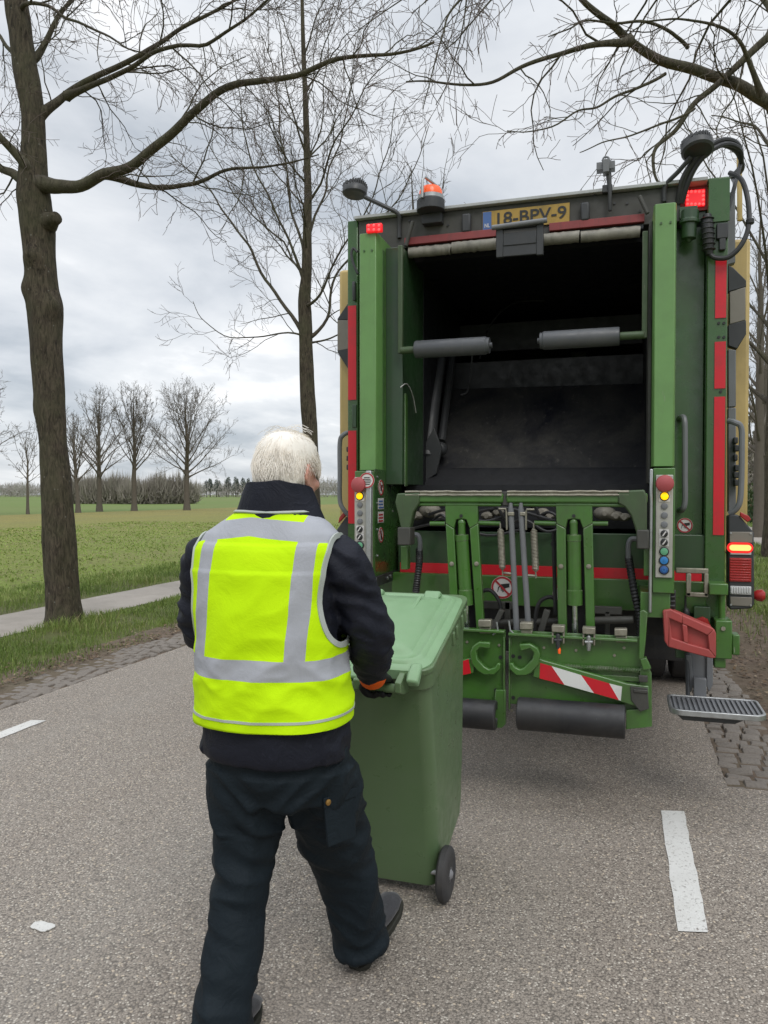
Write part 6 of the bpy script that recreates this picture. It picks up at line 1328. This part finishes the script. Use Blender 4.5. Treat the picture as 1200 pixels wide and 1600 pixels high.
# --- short ruffled white hair
m = MB(); cap = []
for z, rx, y0, y1 in ((-0.098, 0.060, -0.066, 0.0), (-0.085, 0.068, -0.082, -0.004), (-0.05, 0.076, -0.097, -0.006), (-0.02, 0.0795, -0.106, 0.02), (0.02, 0.084, -0.112, 0.06), (0.05, 0.086, -0.112, 0.09), (0.08, 0.080, -0.102, 0.088), (0.102, 0.062, -0.08, 0.066), (0.115, 0.038, -0.052, 0.036), (0.119, 0.012, -0.02, 0.01)):
    ring_ = []
    for k in range(40):
        a = 2*math.pi*k/40; p = Vector((rx*math.cos(a), (y0+y1)/2+(y1-y0)/2*math.sin(a), z)); q = 1+0.05*noise.noise(p*38)
        ring_.append(hd((p.x*q, p.y*q, p.z)))
    cap.append(ring_)
m.ring(cap); hr_r = random.Random(12)
whorl = Vector((0.012, -0.05, 0.11))
for i in range(7500):
    while True:
        d = Vector((hr_r.gauss(0, 1), hr_r.gauss(0, 1), hr_r.gauss(0, 1))).normalized(); p = Vector((d.x*0.078, d.y*0.101-0.008, d.z*0.113))
        if p.z < -0.095 or (p.y > 0.05 and p.z < 0.045) or (p.y > -0.03 and p.z < 0.025): continue
        break
    nrm = Vector((d.x/0.081, d.y/0.103, d.z/0.115)).normalized(); flow = (p-whorl); flow = flow - nrm*flow.dot(nrm); flow = (flow.normalized() if flow.length > 1e-4 else Vector((1, 0, 0))) + Vector((0, 0, -0.35)) + nrm.cross(flow)*2.0
    sw = Vector((noise.noise(p*22), noise.noise(p*22+Vector((4, 0, 0))), noise.noise(p*22+Vector((8, 0, 0)))))*0.9
    low = max(0, min(1, (0.02-p.z)/0.09)); ln = (0.044-0.030*low)*hr_r.uniform(0.6, 1.4); f_ = (flow*0.8 + sw + Vector((hr_r.gauss(0, .18), hr_r.gauss(0, .18), hr_r.gauss(0, .18)))); f_ = (f_ - nrm*f_.dot(nrm)).normalized()
    lift = hr_r.uniform(0.05, 0.30)*(1-0.6*low)
    pts = [p*1.0, p + (f_*0.45+nrm*(lift+0.12)*0.6)*ln, p + (f_*0.95+nrm*lift*0.55)*ln]
    q = pts[2]; 
    m.tube([hd(v) for v in pts], [0.0009, 0.0008, 0.0003], 3, cap=False)
for i in range(26):
    d = Vector((hr_r.uniform(-0.5, 0.8), hr_r.uniform(-.6, .2), 1)).normalized(); p = Vector((d.x*0.08, d.y*0.1, d.z*0.114)); s_ = hr_r.choice((-1, 1)); L_ = hr_r.uniform(0.05, 0.085)
    m.tube(spline([hd(p), hd(p+Vector((s_*0.012, -0.005, 0.018))), hd(p+Vector((s_*L_*0.6, -0.01, 0.026))), hd(p+Vector((s_*L_, -0.01, 0.014)))], 4), 0.0006, 3, cap=False)
m.build('hair', 'white_hair', man, smooth=60)
# --- jacket: torso, sleeves and stand-up collar in one skin
TOR = [((-0.012, 0.01, 0.832), 0.220, 0.165), ((-0.012, 0.01, 0.86), 0.224, 0.17), ((-0.012, 0.01, 0.92), 0.222, 0.170), ((-0.014, 0.012, 1.0), 0.214, 0.168), ((-0.018, 0.012, 1.1), 0.208, 0.166), ((-0.022, 0.008, 1.2), 0.208, 0.160), ((-0.024, 0.004, 1.3), 0.212, 0.150), ((-0.022, 0.0, 1.38), 0.216, 0.138), ((-0.02, -0.002, 1.43), 0.212, 0.126), ((-0.015, -0.002, 1.475), 0.190, 0.108), ((-0.008, 0.0, 1.508), 0.148, 0.096), ((0.0, 0.005, 1.535), 0.104, 0.09)]
def interp(tab, z):
    for i in range(len(tab)-1):
        a, b = tab[i], tab[i+1]
        if z <= b[0][2] or i == len(tab)-2:
            t = min(1, max(0, (z-a[0][2])/(b[0][2]-a[0][2]))); s_ = t
            return Vector(a[0]).lerp(Vector(b[0]), s_), a[1]+(b[1]-a[1])*s_, a[2]+(b[2]-a[2])*s_
m = MB(); m.ring([ering(c, rx, ry, 40, sq=2.25) for c, rx, ry in TOR])
for sh, el, wr, sx in ((SHR, ELR, WRR, 1), (SHL, ELL, WRL, -1)):
    d1 = (el-sh); d2 = (wr-el)
    limb_mesh(m, [sh+Vector((-sx*0.06, 0, 0.005)), sh+Vector((0, 0, 0.0)), sh+d1*0.4, el, el+d2*0.5, el+d2*0.93], [0.068, 0.075, 0.074, 0.071, 0.062, 0.050], 20)
jm = finish_mesh(m, 0.008, 4, 'jacket')
def folds(me, f):
    n = len(me.vertices); nr = [v.normal.copy() for v in me.vertices]; co = [v.co.copy() for v in me.vertices]
    for i in range(n): me.vertices[i].co = co[i] + nr[i]*f(co[i], nr[i])
    me.update()
def ridged(p, k=1.0): return 1-abs(noise.noise(p))*2.2
def jf(p, n):
    a = 0.0
    if p.z < 0.93: a += 0.007*noise.noise((p.x*9, p.y*9, p.z*3.5))
    side = 1 if p.x > 0 else -1; el = ELR if side > 0 else ELL; sh = SHR if side > 0 else SHL
    if abs(p.x+0.01) > 0.19 or p.y > 0.19:
        q = p*13; a += 0.011*ridged(Vector((q.x*0.9+q.z*0.5, q.y*0.9, q.z*1.5+q.x*0.6))) - 0.004; de = (p-el).length; a += 0.006*max(0, 1-de/0.13)*math.sin(p.z*120+p.y*60)
    return a + 0.003*noise.noise(p*22)
folds(jm, jf)
jk = mesh_obj(jm, 'jacket', 'navy_jacket', man)
# hem band of the jacket
# collar
m = MB()
def collar_ring(z, rx, ry, dz, n=44): return [Vector((0.004+rx*math.cos(2*math.pi*k/n), 0.012+ry*math.sin(2*math.pi*k/n), z + dz*math.sin(2*math.pi*k/n) + 0.006*noise.noise((k*0.35, z*9, 0)))) for k in range(n)]
m.ring([collar_ring(1.495, 0.150, 0.112, 0.0), collar_ring(1.525, 0.136, 0.110, -0.004), collar_ring(1.562, 0.119, 0.106, -0.010), collar_ring(1.598, 0.106, 0.101, -0.014), collar_ring(1.620, 0.100, 0.098, -0.016), collar_ring(1.622, 0.092, 0.090, -0.016), collar_ring(1.58, 0.084, 0.084, -0.012), collar_ring(1.50, 0.088, 0.084, 0.0)], cap=False)
cm = m.build('collar', 'navy_jacket', jk, smooth=60); cm.data.update()
folds(cm.data, lambda p, n: 0.005*ridged(Vector((p.x*14, p.y*14, p.z*26))))
# --- hi-vis vest over the jacket
def vest_surface(th, z, off):
    c, rx, ry = interp(TOR, z); sq = 2.25; ca, sa = math.cos(th), math.sin(th)
    v = Vector((rx*math.copysign(abs(ca)**(2/sq), ca), ry*math.copysign(abs(sa)**(2/sq), sa), 0)); nn = Vector((ca/rx, sa/ry, 0)).normalized()
    if z > 1.36: nn = (nn + Vector((0, 0, (z-1.36)*7))).normalized()
    p = c+v; fold = 0.007*noise.noise((p.x*7, p.y*7, p.z*5)) + 0.007*ridged(Vector((p.x*6+p.z*2.5, p.y*6, p.z*10-p.x*4)))*(1 if z < 1.38 else 0.35) + 0.004*ridged(Vector((p.x*15-p.z*6, p.y*14, p.z*19+p.x*9)))*max(0, 1-abs(z-1.08)/0.14)
    if z < 0.98: fold += 0.006*noise.noise((p.x*13, p.y*13, 1.0))*(0.98-z)/0.08
    return p + nn*(off+fold)
def in_hole(th, z):
    # armhole: an upright opening centred on each side
    d = min(abs(th), abs(th-2*math.pi)) if math.cos(th) > 0 else abs(th-math.pi)
    zc_, hz, ha = 1.318, 0.15, 0.56
    if z > zc_: ha_ = ha*1.0
    return (d/ha)**2.4 + (abs(z-zc_)/hz)**2.4
n, zn = 176, 118; m = MB(); V0, Z1 = 0.940, 1.532; grid = {}; vs = []
for j in range(zn+1):
    for i in range(n):
        th = 2*math.pi*i/n; z = V0 + (Z1-V0)*j/zn
        if j == 0: z -= 0.006*math.sin(th*1.0-1.57)
        grid[i, j] = len(vs); vs.append(vest_surface(th, z, 0.020 if z < 1.45 else 0.016))
fs = []
for j in range(zn):
    for i in range(n):
        z = V0+(Z1-V0)*(j+0.5)/zn; th = 2*math.pi*(i+0.5)/n
        if in_hole(th, z) < 1: continue
        fs.append((grid[i, j], grid[(i+1) % n, j], grid[(i+1) % n, j+1], grid[i, j+1]))
m.add(vs, fs); vest = m.build('vest', 'hi_vis_vest', man, smooth=70)
bm = bmesh.new(); bm.from_mesh(vest.data); bmesh.ops.delete(bm, geom=[v for v in bm.verts if not v.link_faces], context='VERTS'); bm.to_mesh(vest.data); bm.free()
sd = vest.modifiers.new('thick', 'SOLIDIFY'); sd.thickness = 0.004; sd.offset = 0
m = MB()
for c0 in (0, math.pi):
    loop = []
    for k in range(64):
        a = 2*math.pi*k/64; e_ = 2/2.4; dd = 0.56*math.copysign(abs(math.cos(a))**e_, math.cos(a)); dz = 0.15*math.copysign(abs(math.sin(a))**e_, math.sin(a)); loop.append(vest_surface((c0+dd) % (2*math.pi), 1.318+dz, 0.0215))
    rings = []
    for k in range(64):
        p = loop[k]; t = (loop[(k+1) % 64]-loop[k-1]).normalized(); nn = (p-Vector((0, 0, p.z))).normalized(); b = t.cross(nn).normalized(); rings.append([p+b*0.008+nn*0.003, p-b*0.008+nn*0.003, p-b*0.008-nn*0.003, p+b*0.008-nn*0.003])
    m.ring(rings, cap=False, close=True)
for zz_, hw in ((0.970, 0.0035), (1.533, 0.0025)):
    m.ring([[vest_surface(2*math.pi*k/120, zz_+dz-(0.006*math.sin(2*math.pi*k/120-1.57) if zz_ < 1 else 0), of) for k in range(120)] for dz, of in ((-hw, 0.0195), (-hw, 0.0245), (hw, 0.0245), (hw, 0.0195))] , cap=False)
m.build('trim', 'vest_trim', vest, smooth=40)
# --- trousers
m = MB(); m.ring([ering(c, rx, ry, 36, sq=2.2) for c, rx, ry in (((-0.01, 0.01, 0.70), 0.17, 0.115), ((-0.01, 0.01, 0.78), 0.196, 0.142), ((-0.012, 0.01, 0.86), 0.204, 0.15), ((-0.012, 0.01, 0.93), 0.19, 0.14))])
def lg(pts, rad): 
    sp = spline(pts, 6); rl = lerp_list(rad, 6); m.tube(sp, rl, 22)
lg([HIPR+Vector((0.01, 0, -0.02)), Vector((0.100, 0.13, 0.66)), KNR, Vector((0.128, 0.31, 0.28)), ANR+Vector((-0.005, -0.005, 0.02)), ANR+Vector((0.0, 0.0, -0.045))], [0.120, 0.116, 0.104, 0.093, 0.083, 0.085])
lg([HIPL+Vector((-0.005, 0, -0.02)), Vector((-0.098, -0.005, 0.66)), KNL, Vector((-0.100, -0.08, 0.30)), ANL+Vector((0, 0.0, 0.03)), ANL+Vector((-0.002, -0.01, -0.06))], [0.118, 0.104, 0.082, 0.077, 0.077, 0.088])
tm = finish_mesh(m, 0.008, 4, 'trousers')
def tf(p, n):
    kn, an = (KNR, ANR) if p.x > 0.0 else (KNL, ANL); a = 0.004*noise.noise(p*8)
    dk = abs(p.z-kn.z-0.03); a += 0.017*max(0, 1-dk/0.24)*ridged(Vector((p.x*6, p.y*6, p.z*17+p.x*7)))*0.8
    da = max(0, 1-(p.z-0.02)/0.30) if p.z < 0.32 else 0; a += 0.018*da*ridged(Vector((p.x*8, p.y*8, p.z*15+p.x*5)))
    a += 0.013*ridged(Vector((p.x*8+p.y*3, p.y*7, p.z*2.6)))*max(0, min(1, (0.8-p.z)/0.1)) - 0.006
    if 0.6 < p.z < 0.80: a += 0.014*ridged(Vector((p.x*5, p.y*6, p.z*15-abs(p.x)*12)))
    return a
folds(tm, tf); tr_ = mesh_obj(tm, 'trousers', 'navy_trousers', man)
# thigh pocket with flap and brass button on the right leg
m = MB(); pc = Vector((0.188, 0.02, 0.70)); nx = Vector((0.86, -0.5, 0.05)).normalized(); ty = Vector((0, 0, 1)).cross(nx).normalized(); tz = nx.cross(ty)
m.prism([pc+ty*a+tz*b for a, b in ((-0.06, 0.02), (0.06, 0.02), (0.055, -0.12), (-0.05, -0.12))], nx*0.008); m.prism([pc+nx*0.008+ty*a+tz*b for a, b in ((-0.064, 0.026), (0.062, 0.026), (0.062, 0.0), (-0.064, -0.004))], nx*0.004)
pk = m.build('pocket', 'navy_trousers', tr_, bevel=0.006)
m = MB(); m.lathe(pc+nx*0.0122+ty*(-0.05)+tz*0.012, nx, [(0, 0.009), (0.004, 0.009), (0.006, 0.004), (0.0062, 0.001)], 14); m.build('button', 'brass_button', tr_)
# --- boots and gloves
def boot(an, d, name='boot'):
    d = d.normalized(); s_ = d.cross(Vector((0, 0, 1))).normalized(); u = s_.cross(d); o = an - u*0.105 - d*0.085
    def sec(t, hw, zt, zb): return [o + d*t + s_*(hw*math.cos(a)) + u*(zb + (zt-zb)*0.5*(1+math.sin(a))) for a in np.linspace(0, 2*math.pi, 19)[:-1]]
    m = MB(); m.ring([sec(t, hw, zt, 0.022) for t, hw, zt in ((0.0, 0.022, 0.08), (0.012, 0.034, 0.11), (0.05, 0.040, 0.15), (0.10, 0.042, 0.16), (0.14, 0.044, 0.12), (0.19, 0.050, 0.085), (0.24, 0.050, 0.072), (0.28, 0.040, 0.06), (0.298, 0.018, 0.045))]); b = m.build(name, 'boot_leather', man, smooth=60)
    m = MB(); m.prism([o + d*t + s_*hw for t, hw in ((-0.006, 0.022), (0.02, 0.040), (0.09, 0.036), (0.18, 0.052), (0.24, 0.052), (0.29, 0.036), (0.304, 0.012), (0.304, -0.012), (0.29, -0.036), (0.24, -0.052), (0.18, -0.052), (0.09, -0.036), (0.02, -0.040), (-0.006, -0.022))], u*0.026)
    m.build('sole', 'boot_sole', b, bevel=0.004)
boot(ANR + Vector((0.0, 0.02, 0.012)), Vector((0.22, 0.90, 0.40))); boot(ANL + Vector((0, 0.01, 0.0)), Vector((-0.06, 1, -0.06)))
for wr, g, sx in ((WRR, GR, 1), (WRL, GL, -1)):
    m = MB(); hand_mesh(m, wr, g, sx, 1.2); el = ELR if sx > 0 else ELL
    dv = (wr-el).normalized(); m.tube([wr-dv*0.02, wr+dv*0.03], [0.034, 0.033], 14); gm = finish_mesh(m, 0.0042, 2, 'glove'); gl = mesh_obj(gm, 'glove', 'black_glove', man)
    m = MB(); m.tube([wr-dv*0.035, wr-dv*0.01, wr+dv*0.034, wr+dv*0.042], [0.045, 0.045, 0.045, 0.036], 20); m.build('cuff', 'orange_cuff', gl, smooth=50)
